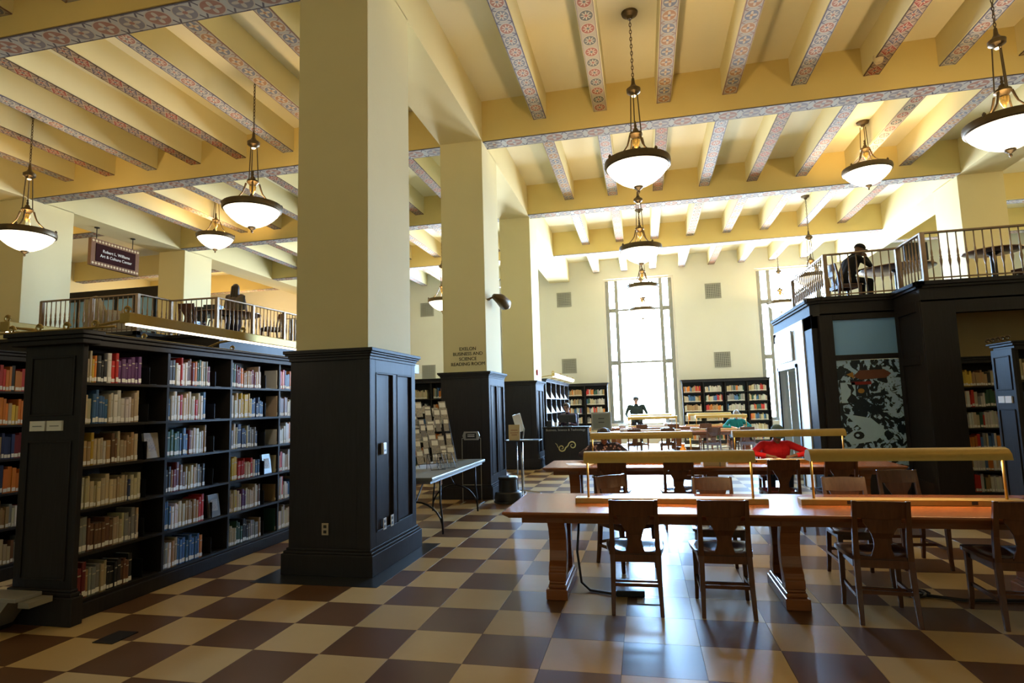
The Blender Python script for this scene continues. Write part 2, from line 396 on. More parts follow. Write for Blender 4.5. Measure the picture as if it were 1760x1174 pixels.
# ---- columns, arcades, girders, small beams
LCOL, RCOL = (-3.46, -2.66), (7.1, 8.0)
NAVE = (-2.66, 7.1); AISLE = (-13.05, -3.46)
COLY = (5.42, 10.02, 14.65)
def column(x0, x1, y0, y1, faces, detail=True, z0=0.0):
    c = D.objects.new('column', None); COL.objects.link(c); c.location = (0,0,0); struct(c)
    MB().box(x0, x1, y0, y1, 2.18 if detail else z0, SZ+.02).build('shaft', WALL, c, bevel=.008)
    if not detail: return c
    # dark timber cladding: core, plinth, base mould, cap, stiles and rails with recessed panels
    MB().box(x0-.02, x1+.02, y0-.02, y1+.02, 0.0, 2.12).build('cladding', DARK, c)
    b = MB(); b.box(x0-.085, x1+.085, y0-.085, y1+.085, 0, .20); b.box(x0-.07, x1+.07, y0-.07, y1+.07, .20, .225); b.box(x0-.05, x1+.05, y0-.05, y1+.05, .225, .25)
    b.build('plinth', DARK, c, bevel=.006)
    k = MB()
    for e, za, zb in ((.045, 2.08, 2.11), (.055, 2.11, 2.135), (.075, 2.135, 2.155), (.09, 2.155, 2.19)): k.box(x0-e, x1+e, y0-e, y1+e, za, zb)
    k.build('cap_moulding', DARK, c, bevel=.004)
    for side in faces:
        fr = MB(); t = .022
        if side == '+x':
            a0, a1 = y0-.02, y1+.02; X0, X1 = x1+.02, x1+.02+t
            B = lambda u0, u1, z0_, z1_, e=0: fr.box(X0, X1+e, u0, u1, z0_, z1_)
        elif side == '-x':
            a0, a1 = y0-.02, y1+.02; X0, X1 = x0-.02-t, x0-.02
            B = lambda u0, u1, z0_, z1_, e=0: fr.box(X0-e, X1, u0, u1, z0_, z1_)
        else:
            a0, a1 = x0-.02, x1+.02; Y0, Y1 = y0-.02-t, y0-.02
            B = lambda u0, u1, z0_, z1_, e=0: fr.box(u0, u1, Y0-e, Y1, z0_, z1_)
        if side == '-y':
            B(a1-.12, a1+t, .25, 2.08); fr.build('corner_stile', DARK, c, bevel=.003); continue
        mid = (a0+a1)/2
        B(a0, a0+.11, .25, 2.08); B(a1-.11, a1, .25, 2.08); B(mid-.05, mid+.05, .38, 1.95); B(a0+.11, a1-.11, .25, .38); B(a0+.11, a1-.11, 1.95, 2.08)
        for u0, u1 in ((a0+.11, mid-.05), (mid+.05, a1-.11)):   # bead round each panel
            for (p, q, r_, s_) in ((u0, u0+.014, .38, 1.95), (u1-.014, u1, .38, 1.95), (u0+.014, u1-.014, .38, .394), (u0+.014, u1-.014, 1.936, 1.95)): B(p, q, r_, s_, .006)
        fr.build('panel_frame', DARK, c, bevel=.003)
    MB().box(x0-.22, x1+(.26 if y0 < 6 else .10), y0-(.36 if y0 < 6 else .12), y1+.22, -.005, .002).build('stone_border', STONE, c)
    return c
cols = [column(*LCOL, y, y+1.12, ('+x', '-y', '-x')) for y in COLY]
for y in COLY: column(*RCOL, y, y+1.12, (), False)
for y in COLY: column(-13.95, -13.05, y, y+1.12, (), False)
def arcade(x0, x1, name):
    MB().box(x0, x1, FRONT, BACK, SZ, CZ).build(name, WALL, bevel=.01)
for x0, x1 in (LCOL, RCOL, (-13.95, -13.05)):
    o = MB().box(x0, x1, FRONT, BACK, SZ, CZ).build('trim_%d' % (1 if x0 == LCOL[0] else 2 if x0 > 0 else 3), WALL); struct(o)
GY = (-3.4, 1.05, 5.52, 10.08, 14.46, 18.86); GT = .36; GZ = 6.42
def soffit(x0, x1, y0, y1, z, cell, mat, parent, name='painted_soffit', along='x'):
    w = (y1-y0) if along == 'x' else (x1-x0); L = (x1-x0) if along == 'x' else (y1-y0)
    nu = max(1, round(L/(w*cell)))
    mb = MB().box(x0, x1, y0, y1, z-.012, z)
    me = mb.mesh(name, mat); uvl = me.uv_layers.new(name='UVMap')
    for lp in me.loops:
        v = me.vertices[lp.vertex_index].co
        a, b = (v.x-x0)/(x1-x0), (v.y-y0)/(y1-y0)
        uvl.data[lp.index].uv = (a*nu, b) if along == 'x' else (b*nu, a)
    return put(name, me, parent)
def struct_empty(name, n):
    o = D.objects.new(name, None); COL.objects.link(o); return struct(o)
tn = 10
for (xa, xb) in (NAVE, AISLE):
    for gi, gy in enumerate(GY):
        tn += 1; g = struct_empty('trim_%d' % tn, 0)
        MB().box(xa, xb, gy, gy+GT, GZ+.012, CZ).build('girder', BEAMP, g)
        soffit(xa, xb, gy+.015, gy+GT-.015, GZ+.012, 1.15, PG, g)
    ORDER_N = (0, 1, 2, 2, 0, 3, 0, 3); ORDER_A = (2, 2, 0, 3, 3, 0, 3, 2); ys = list(GY)+[BACK]
    n = 8; pitchx = 1.084 if xa == NAVE[0] else 1.065
    for gi in range(len(ys)-1):
        y0, y1 = ys[gi]+GT, ys[gi+1]
        for k in range(n):
            bx = (NAVE[0]+pitchx*(k+1)) if xa == NAVE[0] else (AISLE[1]-pitchx*(k+1))
            tn += 1; b = struct_empty('trim_%d' % tn, 0)
            MB().box(bx-.125, bx+.125, y0, y1, 6.722, CZ).build('ceiling_beam', WALL, b)
            soffit(bx-.115, bx+.115, y0, y1, 6.722, 1.25, PATS[(ORDER_N if xa == NAVE[0] else ORDER_A)[(k+(gi-2)*3) % 8]], b, along='y')
# side aisles beyond the outer rows: lower beams running across
for xa, xb in ((LX, -13.95), (8.0, RX)):
    for gy in (3.4, 8.0, 12.6, 17.2, 20.6):
        tn += 1; b = struct_empty('trim_%d' % tn, 0)
        MB().box(xa, xb, gy, gy+.4, 6.5, CZ).build('girder', BEAMP, b)
        soffit(xa, xb, gy+.04, gy+.36, 6.5, 1.15, PG, b)

# ================================================================== MEZZANINES
DZ = 3.22
def railing(name, pts, label, parent_z=DZ, posts=None, h=.76):
    r = thing(name, label, 'railing')
    top = MB(); bot = MB()
    P = [Vector((x, y, parent_z)) for x, y in pts]
    for a, b in zip(P[:-1], P[1:]):
        d = (b-a); L = d.length; d.normalize(); ang = math.atan2(d.y, d.x)
        T = Matrix.Translation(a) @ Matrix.Rotation(ang, 4, 'Z')
        top.box(-.02, L+.02, -.028, .028, h-.03, h, T=T); bot.box(0, L, -.012, .012, .05, .07, T=T)
        nb = max(2, round(L/.115))
        for k in range(1, nb):
            p = a+d*(L*k/nb); bal.append((r, p))
    top.build('handrail', IRON, r, bevel=.006); bot.build('bottom_rail', IRON, r)
    for p in (posts or pts):
        MB().box(p[0]-.032, p[0]+.032, p[1]-.032, p[1]+.032, parent_z, parent_z+h-.01).build('newel_post', IRON, r, bevel=.004)
    return r
bal = []
bm_ = MB(); bm_.lathe([(.009, .0), (.009, .22), (.018, .27), (.022, .31), (.014, .36), (.019, .375), (.012, .39), (.016, .44), (.009, .50), (.009, .735)], 8)
BALM = bm_.mesh('baluster', IRON, True)
# right mezzanine
RP = [(3.10, 12.9), (3.11, 10.74), (4.17, 10.62), (4.16, 9.72), (7.0, 9.72)]
deck = struct_empty('trim_1000', 0); deck.name = 'trim_4'
MB().prism([(2.80, 13.5), (2.80, 10.7), (2.92, 10.55), (4.02, 10.55), (4.02, 9.62), (RX, 9.62), (RX, 15.6), (4.4, 15.6), (4.4, 13.5)], DZ-.30, DZ-.02).build('deck_slab', DARK, deck)
cn = MB()
def cornice(mb, pts, z0, z1, out):
    for a, b in zip(pts[:-1], pts[1:]):
        a = Vector((*a, 0)); b = Vector((*b, 0)); d = b-a; L = d.length; T = Matrix.Translation(a) @ Matrix.Rotation(math.atan2(d.y, d.x), 4, 'Z')
        mb.box(-out, L+out, -out, out, z0, z1, T=T)
cornice(cn, [(2.80, 13.4), (2.80, 10.66), (2.92, 10.55), (4.02, 10.55), (4.02, 9.62), (RX-1, 9.62)], DZ-.06, DZ, .06)
cornice(cn, [(2.80, 13.4), (2.80, 10.66), (2.92, 10.55), (4.02, 10.55), (4.02, 9.62), (RX-1, 9.62)], DZ-.10, DZ-.06, .035)
cn.build('cornice', DARK, deck, bevel=.005)
railing('mezzanine_railing', RP, 'bronze spindle railing round the right mezzanine above the mural')
# face A wall with glass and mural
fa = struct_empty('wall_1', 0); fa.name = 'wall_mural'
b = MB(); y0, y1 = 10.55, 10.70
b.box(2.90, 3.10, y0, y1, 0, 2.95); b.box(4.10-.02, 4.02+.10, y0, y1, 0, 2.95); b.box(3.10, 4.08, y0, y1, 2.83, 2.95); b.box(3.10, 4.08, y0, y1, 2.17, 2.25); b.box(3.10, 4.08, y0, y1, 0, .42)
b.build('timber_frame', DARK, fa, bevel=.004)
MB().box(3.10, 4.08, y0+.04, y0+.055, 2.25, 2.83).build('glass_panel', BLUEGLASS, fa)
mu = tag(MB().box(3.11, 4.07, y0+.03, y0+.04, .43, 2.16).build('mural', MURAL), 'blue and black collage mural print framed in the dark wall under the mezzanine', 'mural')
RED = plain('print_red', (0.25, 0.02, 0.02)); BRN = plain('print_brown', (0.16, 0.06, 0.035)); NAVY = plain('print_navy', (0.008, 0.016, 0.028)); PALE = plain('print_pale_blue', (0.44, 0.68, 0.96)); OCH = plain('print_ochre', (0.40, 0.22, 0.05))
ym = y0+.0288
MB().prism([(3.34,1.90),(3.44,1.99),(3.80,2.0),(3.90,1.93),(3.82,1.86),(3.45,1.84)], ym-.002, ym, axis=1).build('printed_shape', BRN, mu)
MB().prism([(3.24,1.93),(3.34,1.97),(3.36,1.86)], ym-.002, ym, axis=1).build('printed_shape', OCH, mu)
for hx in (3.47, 3.53, 3.62, 3.70, 3.75): MB().prism([(hx-.03,1.995),(hx+.03,1.995),(hx+.02,2.05),(hx,2.09),(hx-.02,2.05)], ym-.003, ym-.001, axis=1).build('printed_shape', NAVY, mu)
MB().box(3.3, 3.60, ym-.002, ym, 1.76, 1.81).build('printed_shape', RED, mu)
MB().box(3.14, 3.36, ym-.002, ym, 1.47, 1.80).build('printed_shape', PALE, mu)
MB().prism([(3.24,1.78),(3.31,1.76),(3.34,1.68),(3.30,1.62),(3.36,1.57),(3.36,1.47),(3.24,1.47),(3.22,1.52),(3.28,1.60),(3.29,1.68),(3.26,1.72)], ym-.004, ym-.002, axis=1).build('printed_shape', NAVY, mu)
for (px, pz, s_) in ((3.44, 1.66, .05), (3.35, .95, .08), (3.33, .95, .03)):
    MB().prism([(px+s_*math.cos(a*PI/5), pz+s_*.8*math.sin(a*PI/5)) for a in range(10)], ym-.003-.001*(s_ < .04), ym-.001, axis=1).build('printed_shape', (OCH if pz > 1.5 else (NAVY if s_ > .05 else PALE)), mu)
MB().prism([(3.16,1.30),(3.55,1.22),(3.75,1.02),(3.60,.86),(3.22,.80),(3.14,.95),(3.40,1.05)], ym-.0015, ym, axis=1).build('printed_shape', PALE, mu)
# step side face x=4.02
fs = struct_empty('wall_2', 0); fs.name = 'wall_step'
MB().box(4.04, 4.12, 9.66, 10.55, 0, 2.95).build('timber_face', DARK, fs)
b = MB()
for (u0, u1, za, zb) in ((9.66, 9.78, 0, 2.95), (10.43, 10.55, 0, 2.95), (9.78, 10.43, 2.8, 2.95), (9.78, 10.43, 2.02, 2.14), (9.78, 10.43, 0, .3)): b.box(4.015, 4.04, u0, u1, za, zb)
b.build('panel_frame', DARK, fs, bevel=.004)
# face B
fb = struct_empty('wall_3', 0); fb.name = 'wall_alcove'
b = MB(); b.box(4.02, 4.46, 9.62, 9.76, 0, 2.95); b.box(4.46, 7.3, 9.62, 9.76, 2.74, 2.95); b.box(7.0, 7.3, 9.62, 9.76, 0, 2.74)
b.build('timber_frame', DARK, fb, bevel=.004)
MB().box(4.14, RX, 10.75, 10.9, 0, 2.92).build('inner_wall', plaster('warm_tan_wall', (0.55, 0.38, 0.18), (0.62, 0.45, 0.22)), fb)
# left return with portal, sign and door opening
fp = struct_empty('wall_4', 0); fp.name = 'wall_portal'
b = MB(); b.box(2.80, 2.92, 10.66, 11.15, 0, 2.95); b.box(2.80, 2.92, 10.66, 13.5, 2.72, 2.95)
b.build('timber_post', DARK, fp, bevel=.004)
b = MB(); b.box(2.78, 2.90, 11.15, 11.75, 0, 2.72); b.box(2.78, 2.90, 13.25, 13.5, 0, 2.92); b.box(2.78, 2.90, 11.75, 13.25, 2.15, 2.72); b.box(2.78, 2.80, 11.15, 13.5, 2.72, 2.94)
b.build('painted_surround', WHITEP, fp, bevel=.004)
b = MB(); b.box(2.76, 2.79, 11.70, 11.80, 0, 2.2); b.box(2.76, 2.79, 13.18, 13.28, 0, 2.2); b.box(2.76, 2.79, 11.70, 13.28, 2.13, 2.2)
b.build('door_architrave', DARK2, fp)
MB().box(2.90, 4.4, 13.42, 13.5, 0, 2.92).build('side_panel', WALLB, fp)
d = struct_empty('door_1', 0)
MB().box(2.84, 3.55, 12.70, 12.745, 0.01, 2.1).build('door_leaf', plain('pale_door', (0.42, 0.44, 0.44), 0.35), d, bevel=.003)
MB().box(3.47, 3.49, 12.63, 12.70, .95, 1.1).build('door_handle', CHROME, d)
sg = thing('room_sign', 'white room sign above the doorway beside the mural wall', 'sign')
MB().box(2.735, 2.765, 11.85, 13.15, 2.27, 2.83).build('sign_board', WHITE, sg, bevel=.004)
text('text_line', 'YOUTH', .17, (2.731, 12.5, 2.65), (PI/2, 0, -PI/2), GREYM, sg); text('text_line', 'SERVICES', .17, (2.731, 12.5, 2.45), (PI/2, 0, -PI/2), GREYM, sg)
# back part of mezzanine: pillar row sits on the deck, rear balustrade and guard wall
ft = [(4.9, 12.4), (7.3, 12.7)]
def round_table(x, y, label, r=.55, z=DZ-.02, h=.72):
    t = thing('round_table', label, 'table', (x, y, z))
    MB().lathe([(0, h-.03), (r-.03, h-.03), (r, h-.015), (r, h-.004), (r-.01, h), (0, h)], 32, cap=False).build('table_top', OAK, t, smooth='auto')
    MB().lathe([(.26, 0), (.26, .03), (.10, .06), (.045, .12), (.045, h-.08), (.12, h-.03)], 16).build('pedestal', DARK2, t, smooth='auto')
    return t
round_table(4.72, 12.1, 'round wooden table beside the seated reader on the right mezzanine', .62)
round_table(5.80, 11.15, 'round wooden table right of the monitor on the right mezzanine', .42)
# left mezzanine
LP = [(-11.95, 9.62), (-9.62, 9.62), (-9.58, 10.42), (-8.50, 10.46), (-8.34, 12.55), (-8.30, 16.0)]
deck2 = struct_empty('trim_5x', 0); deck2.name = 'trim_5'
MB().prism([(LX, 21), (LX, 9.55), (-9.55, 9.55), (-9.55, 10.38), (-8.36, 10.38), (-8.22, 16.2), (-8.22, 21)], DZ-.35, DZ-.02).build('deck_slab', DARK, deck2)
c2 = MB(); pl = [(-13.05, 9.55), (-9.55, 9.55), (-9.55, 10.38), (-8.36, 10.38), (-8.22, 20)]
cornice(c2, pl, DZ-.07, DZ, .05); c2.build('cornice', DARK, deck2, bevel=.005)
b = MB()
for a, c in zip(pl[:-1], pl[1:]):
    a = Vector((*a, 0)); c = Vector((*c, 0)); dd = c-a; T = Matrix.Translation(a) @ Matrix.Rotation(math.atan2(dd.y, dd.x), 4, 'Z'); b.box(0, dd.length, 0.02, .14, 0, DZ-.3, T=T)
wl = struct(b.build('wall_left_mezzanine', DARK))
railing('mezzanine_railing', LP, 'bronze spindle railing round the left mezzanine behind the bookcases', posts=LP+[(-10.7, 9.62), (-8.42, 11.5), (-8.31, 13.9)])
for r, p in bal[:300]: put('baluster', BALM, r, p)
for r in {id(r): r for r, p in bal[300:]}.values():
    mb = MB()
    for rr_, p in bal[300:]:
        if rr_ is r: mb.lathe([(.009, 0), (.02, .3), (.009, .5), (.009, .735)], 6, c=p)
    o = mb.build('far_balusters', IRON, r); o['kind'] = 'stuff'
round_table(-9.55, 12.1, 'round dark wooden table with papers on the left mezzanine', .75)
# dark glazed partition across the left mezzanine
gp = struct_empty('wall_5', 0); gp.name = 'wall_partition'
b = MB(); b.box(LX, -13.6, 15.9, 16.0, 5.42, 5.75); b.box(LX, -13.6, 15.9, 16.0, DZ, DZ+.3)
for k in range(9): b.box(LX+.2+k*.75, LX+.27+k*.75, 15.88, 16.02, DZ+.3, 5.42)
b.build('partition_frame', DARK, gp)
for k in range(8): MB().box(LX+.28+k*.75, LX+.94+k*.75, 15.94, 15.95, DZ+.3, 5.42).build('pane', BLUEGLASS, gp)
# hanging sign
hs = thing('hanging_sign', 'dark framed hanging sign with white lettering over the left mezzanine', 'sign', (-13.5, 12.71, 5.42), PI/2)
SGF = plain('ornate_sign_frame', (0.20, 0.11, 0.07), 0.8, var=.5, scale=60, spec=0.1)
MB().box(-.73, .73, -.05, .05, 0, .70).build('sign_frame', SGF, hs, bevel=.004)
b = MB()
for k in range(16):
    for zz in (.06, .64): x_ = -.675+.09*k; b.prism([(x_-.035, zz), (x_, zz-.035), (x_+.035, zz), (x_, zz+.035)], -.058, -.05, axis=1)
o = b.build('frame_ornament', CREAMP, hs); o['kind'] = 'stuff'
MB().box(-.60, .60, -.062, -.05, .12, .58).build('sign_panel', plain('sign_maroon', (0.030, 0.010, 0.010), 0.85, spec=0.05), hs)
text('text_line', 'Robert L. Williams', .108, (0, -.066, .41), (PI/2, 0, 0), PAPER, hs); text('text_line', 'Art & Culture Center', .108, (0, -.066, .28), (PI/2, 0, 0), PAPER, hs)
for x in (-.55, .55): 
    MB().tube([(x, 0, .70), (x, 0, 1.01)], .012, 6).build('hanger_rod', BLACKM, hs)
    MB().lathe([(.06, .99), (.06, 1.01)], 12, (x, 0, 0)).build('ceiling_plate', BLACKM, hs)

# ================================================================== PENDANT LAMPS
def make_lamp(zc, zr, label, loc):
    t = thing('pendant_lamp', label, 'lamp', (loc[0], loc[1], zr), 0, 'bronze bowl pendant lamps')
    H = zc-zr   # heights are relative to the rim
    MB().lathe([(.0, H-.10), (.03, H-.10), (.05, H-.06), (.11, H-.03), (.12, H), (0, H)], 20, cap=False).build('canopy', BRONZE, t, smooth='auto')
    short = H < 1.4
    zb = 1.02 if not short else H-.12   # underside of the vase above the rods
    if not short:
        ch = MB(); z = H-.10; k = 0
        while z > zb+.26:
            pts = [(.014*math.cos(a), 0, z-.028+.034*math.sin(a)) if k % 2 else (0, .014*math.cos(a), z-.028+.034*math.sin(a)) for a in [2*PI*i/8 for i in range(8)]]
            ch.tube(pts, .006, 5, closed=True); z -= .055; k += 1
        o = ch.build('chain', BRONZE, t); o['kind'] = 'stuff'
        MB().lathe([(.0, zb), (.035, zb), (.05, zb+.02), (.095, zb+.05), (.10, zb+.10), (.05, zb+.14), (.028, zb+.18), (.02, zb+.26), (.0, zb+.29)], 20, cap=False).build('vase', BRONZE, t, smooth='auto')
        MB().lathe([(0, zb-.02), (.028, zb-.01), (.035, zb+.005), (0, zb+.005)], 12, cap=False).build('downlight', BULB, t)
    zh = .40
    for k in range(3):
        a = 2*PI*k/3+.4
        MB().tube([(.055*math.cos(a), .055*math.sin(a), zb+.02), (.085*math.cos(a), .085*math.sin(a), zh+.03)], .0085, 6).build('rod', BRONZE, t)
    MB().lathe([(0, zh-.14), (.02, zh-.13), (.035, zh-.09), (.03, zh-.07), (.05, zh-.03), (.075, zh+.01), (.095, zh+.03), (.09, zh+.06), (.05, zh+.07), (.035, zh+.12), (.015, zh+.14), (.022, zh+.17), (.012, zh+.19), (.018, zh+.22), (0, zh+.25)], 20, cap=False).build('hub', BRONZE, t, smooth='auto')
    MB().lathe([(0, zh-.19), (.014, zh-.17), (.028, zh-.145), (.05, zh-.10), (.055, zh-.04), (.02, zh-.03)], 12, cap=False).build('hub_ornament', GOLD, t, smooth='auto')
    for k in range(4):
        a = 2*PI*k/4+.6; c, s_ = math.cos(a), math.sin(a)
        pr = [(.10, zh+.01), (.125, zh-.08), (.15, zh-.15), (.20, zh-.22), (.27, zh-.29), (.36, .04)]
        MB().tube([(r*c, r*s_, z) for r, z in pr], [.016, .014, .012, .012, .012, .014], 6).build('arm', BRONZE, t)
        MB().lathe([(0, .02), (.02, .03), (.024, .06), (.01, .085), (0, .09)], 8, (.445*c, .445*s_, 0), cap=False).build('rim_knob', BRONZE, t, smooth='auto')
    MB().lathe([(.335, .045), (.42, .055), (.455, .045), (.462, .0), (.452, -.045), (.432, -.06), (.425, -.03), (.42, .02), (.335, .03)], 40, cap=False).build('rim', BRONZE, t, smooth='auto')
    MB().lathe([(.43, -.04), (.395, -.105), (.33, -.175), (.25, -.24), (.15, -.295), (.06, -.325), (0, -.332)], 40, cap=False).build('glass_bowl', BOWL, t, smooth=True)
    MB().lathe([(0, -.43), (.012, -.42), (.02, -.40), (.012, -.385), (.025, -.37), (.06, -.345), (.065, -.325), (0, -.32)], 14, cap=False).build('finial', BRONZE, t, smooth='auto')
    l = D.lights.new('lamp_bulb', 'POINT'); l.energy = LAMP_W; l.color = LAMP_COL; l.shadow_soft_size = .10
    lo = D.objects.new('lamp_bulb', l); COL.objects.link(lo); lo.parent = t; lo.location = (0, 0, -.10)
    l2 = D.lights.new('bowl_glow', 'POINT'); l2.energy = LAMP_W*.06; l2.color = (1, .8, .55); l2.shadow_soft_size = .15
    lo = D.objects.new('bowl_glow', l2); COL.objects.link(lo); lo.parent = t; lo.location = (0, 0, -.55)
    return t
lampA = make_lamp(CZ, 4.91, 'bronze bowl pendant lamp, the nearest one hanging right of the big column', (.08, 8.23))
for (x, y, lb) in ((.10, 12.95, 'bronze bowl pendant lamp, second back in the row toward the tall window'),
                   (.14, 17.3, 'bronze bowl pendant lamp, third back with its bowl in front of the tall window'),
                   (.12, 21.7, 'bronze bowl pendant lamp washed out by light, closest to the tall window'),
                   (4.62, 8.27, 'large bronze bowl pendant lamp at the upper right edge of the photo'),
                   (4.72, 17.5, 'bronze pendant lamp behind the right mezzanine railing corner'),
                   (4.86, 22.0, 'small distant pendant lamp in front of the right window'),
                   (-6.09, 8.25, 'bronze bowl pendant lamp just left of the big column'),
                   (-10.74, 8.27, 'bronze bowl pendant lamp at the left edge over the mezzanine'),
                   (-6.00, 17.4, 'bronze bowl pendant lamp seen between the first two columns')):
    copy_tree(lampA, (x, y, 4.91), label=lb)
lampS = make_lamp(CZ, 6.17, 'short rodded pendant lamp close to the ceiling above the right mezzanine', (4.70, 12.97))
copy_tree(lampS, (-10.70, 13.04, 6.17), label='short rodded pendant lamp close to the ceiling above the left mezzanine')
# lamps out of frame behind the camera and over the outer aisles: light only
for x, y in ((.08, 3.7), (-6.09, 3.7), (4.7, 3.7), (-10.7, 3.7), (-16.5, 10.5), (-16.5, 18.6), (-15.5, 21), (12, 13), (11, 9.5), (.08, -1), (-6, -1)):
    l = D.lights.new('hall_lamp', 'POINT'); l.energy = LAMP_W*(1.7 if x < -12 or x > 9 else .25); l.color = LAMP_COL; l.shadow_soft_size = .2
    o = D.objects.new('hall_lamp', l); COL.objects.link(o); o.location = (x, y, 5.3)

# ================================================================== READING TABLES
TZ = .725
def make_table(x0, x1, y0, y1, label):
    t = thing('reading_table', label, 'table', ((x0+x1)/2, (y0+y1)/2, 0), 0, 'long library reading tables')
    L, Dp = (x1-x0)/2, (y1-y0)/2
    def ring(e, z): return [(-L+e, -Dp+e, z), (L-e, -Dp+e, z), (L-e, Dp-e, z), (-L+e, Dp-e, z)]
    MB().loft([ring(.045, TZ-.052), ring(.03, TZ-.040), ring(.022, TZ-.036), ring(.0, TZ-.018), ring(0, TZ-.006), ring(.006, TZ)]).build('table_top', TABLE, t, bevel=.002)
    b = MB(); e = .12
    b.box(-L+e, L-e, -Dp+.20, -Dp+.225, TZ-.12, TZ-.052); b.box(-L+e, L-e, Dp-.225, Dp-.20, TZ-.12, TZ-.052); b.box(-L+e, -L+e+.025, -Dp+.225, Dp-.225, TZ-.12, TZ-.052); b.box(L-e-.025, L-e, -Dp+.225, Dp-.225, TZ-.12, TZ-.052)
    b.build('apron', TABLE, t, bevel=.003)
    for lx in (-L+.40, 0, L-.40):
        g = D.objects.new('trestle_leg', None); COL.objects.link(g); g.parent = t; g.location = (lx, 0, 0)
        w = .088; h = Dp-.17
        f = MB(); f.box(-w, w, -h, h, 0, .085); f.box(-w+.014, w-.014, -h+.035, h-.035, .085, .115); f.box(-w+.02, w-.02, -h+.05, h-.05, .115, .135)
        f.build('foot', TABLE, g, bevel=.008)
        for s in (-1, 1):   # scroll-curved posts at each end of the foot
            prof = [(h-.06, .135), (h-.06, .20), (h-.08, .215), (h-.08, .245), (h-.125, .28), (h-.15, .36), (h-.145, .45), (h-.11, .54), (h-.075, .58), (h-.06, .60), (h-.06, TZ-.052), (h-.18, TZ-.052), (h-.19, .60), (h-.235, .50), (h-.255, .38), (h-.235, .28), (h-.20, .20), (h-.20, .135)]
            MB().prism([(s*a, z) for a, z in (prof if s > 0 else prof[::-1])], -.072, .072, axis=0).build('post', TABLE, g, bevel=.006)
        MB().box(-.022, .022, -h+.20, h-.20, .20, .60).build('web_panel', TABLE, g)
        MB().box(-.082, .082, -h+.02, h-.02, .605, TZ-.05).build('capital', TABLE, g, bevel=.01)
    return t
make_table(-1.165, 3.27, 4.76, 5.80, 'nearest long polished wooden reading table with two brass lamps')
make_table(-1.39, 3.06, 8.06, 9.12, 'second long reading table where the reader in red sits')
make_table(-1.30, 3.15, 17.3, 18.35, 'third long reading table seen far off before the window bookcases')
make_table(-1.30, 3.15, 20.5, 21.5, 'farthest long reading table right under the tall window')

def make_desk_lamp(label, x0, x1, y, zt=TZ):
    """brass trough lamp on two posts with a plinth carrying sockets"""
    xc = (x0+x1)/2; w = (x1-x0)/2
    t = thing('table_lamp', label, 'lamp', (xc, y, zt), 0, 'long brass trough lamps on the reading tables')
    b = MB(); b.box(-w-.09, w+.09, -.062, .062, 0, .045); b.build('base', BRASS, t, bevel=.004)
    for px in (-w*.62, w*.62): MB().box(px-.02, px+.02, -.066, -.0615, .010, .036).build('socket', BLACKP, t)
    for px in (-w+.02, w-.02):
        MB().tube([(px, 0, .045), (px, 0, .41)], .010, 10).build('post', BRASS, t, smooth=True)
        MB().lathe([(0, .405), (.017, .405), (.017, .425), (0, .43)], 12, (px, 0, 0), cap=False).build('post_cap', BRASS, t, smooth='auto')
    secs = []
    outer = [(-.098, .345), (-.088, .392), (-.055, .425), (0, .437), (.055, .425), (.088, .392), (.098, .345)]
    inner = [(.092, .345), (.082, .388), (.05, .419), (0, .430), (-.05, .419), (-.082, .388), (-.092, .345)]
    MB().prism(outer+inner, -w, w, axis=0).build('shade', BRASS, t, smooth='auto')
    e = MB(); e.prism([(-.098, .345), (-.088, .392), (-.055, .425), (0, .437), (.055, .425), (.088, .392), (.098, .345)], -w-.004, -w, axis=0); e.prism([(-.098, .345), (-.088, .392), (-.055, .425), (0, .437), (.055, .425), (.088, .392), (.098, .345)], w, w+.004, axis=0)
    e.build('end_cap', BRASS, t)
    MB().tube([(-w+.06, 0, .392), (w-.06, 0, .392)], .013, 8).build('lamp_tube', TUBEW, t, smooth=True)
    l = D.lights.new('reading_light', 'AREA'); l.shape = 'RECTANGLE'; l.size = 2*w-.12; l.size_y = .09; l.energy = READ_W; l.color = (1.0, .62, .28)
    o = D.objects.new('reading_light', l); COL.objects.link(o); o.parent = t; o.location = (0, 0, .372)
    return t
READ_W = 12.0
lampL = make_desk_lamp('brass trough lamp on the left half of the nearest table', -.53, .86, 5.28)
ln = ('brass trough lamp on the right half of the nearest table', 'brass trough lamp on the left half of the second table', 'brass trough lamp above the reader in red on the second table',
      'distant brass trough lamp, left one on the third table', 'distant brass trough lamp, right one on the third table', 'distant brass trough lamp, left one on the farthest table', 'distant brass trough lamp, right one on the farthest table')
for lb, (x, y) in zip(ln, ((1.975, 5.28), (-.07, 8.6), (1.85, 8.6), (.22, 17.85), (2.12, 17.85), (.22, 21.0), (2.12, 21.0))):
    copy_tree(lampL, (x, y, TZ), label=lb)

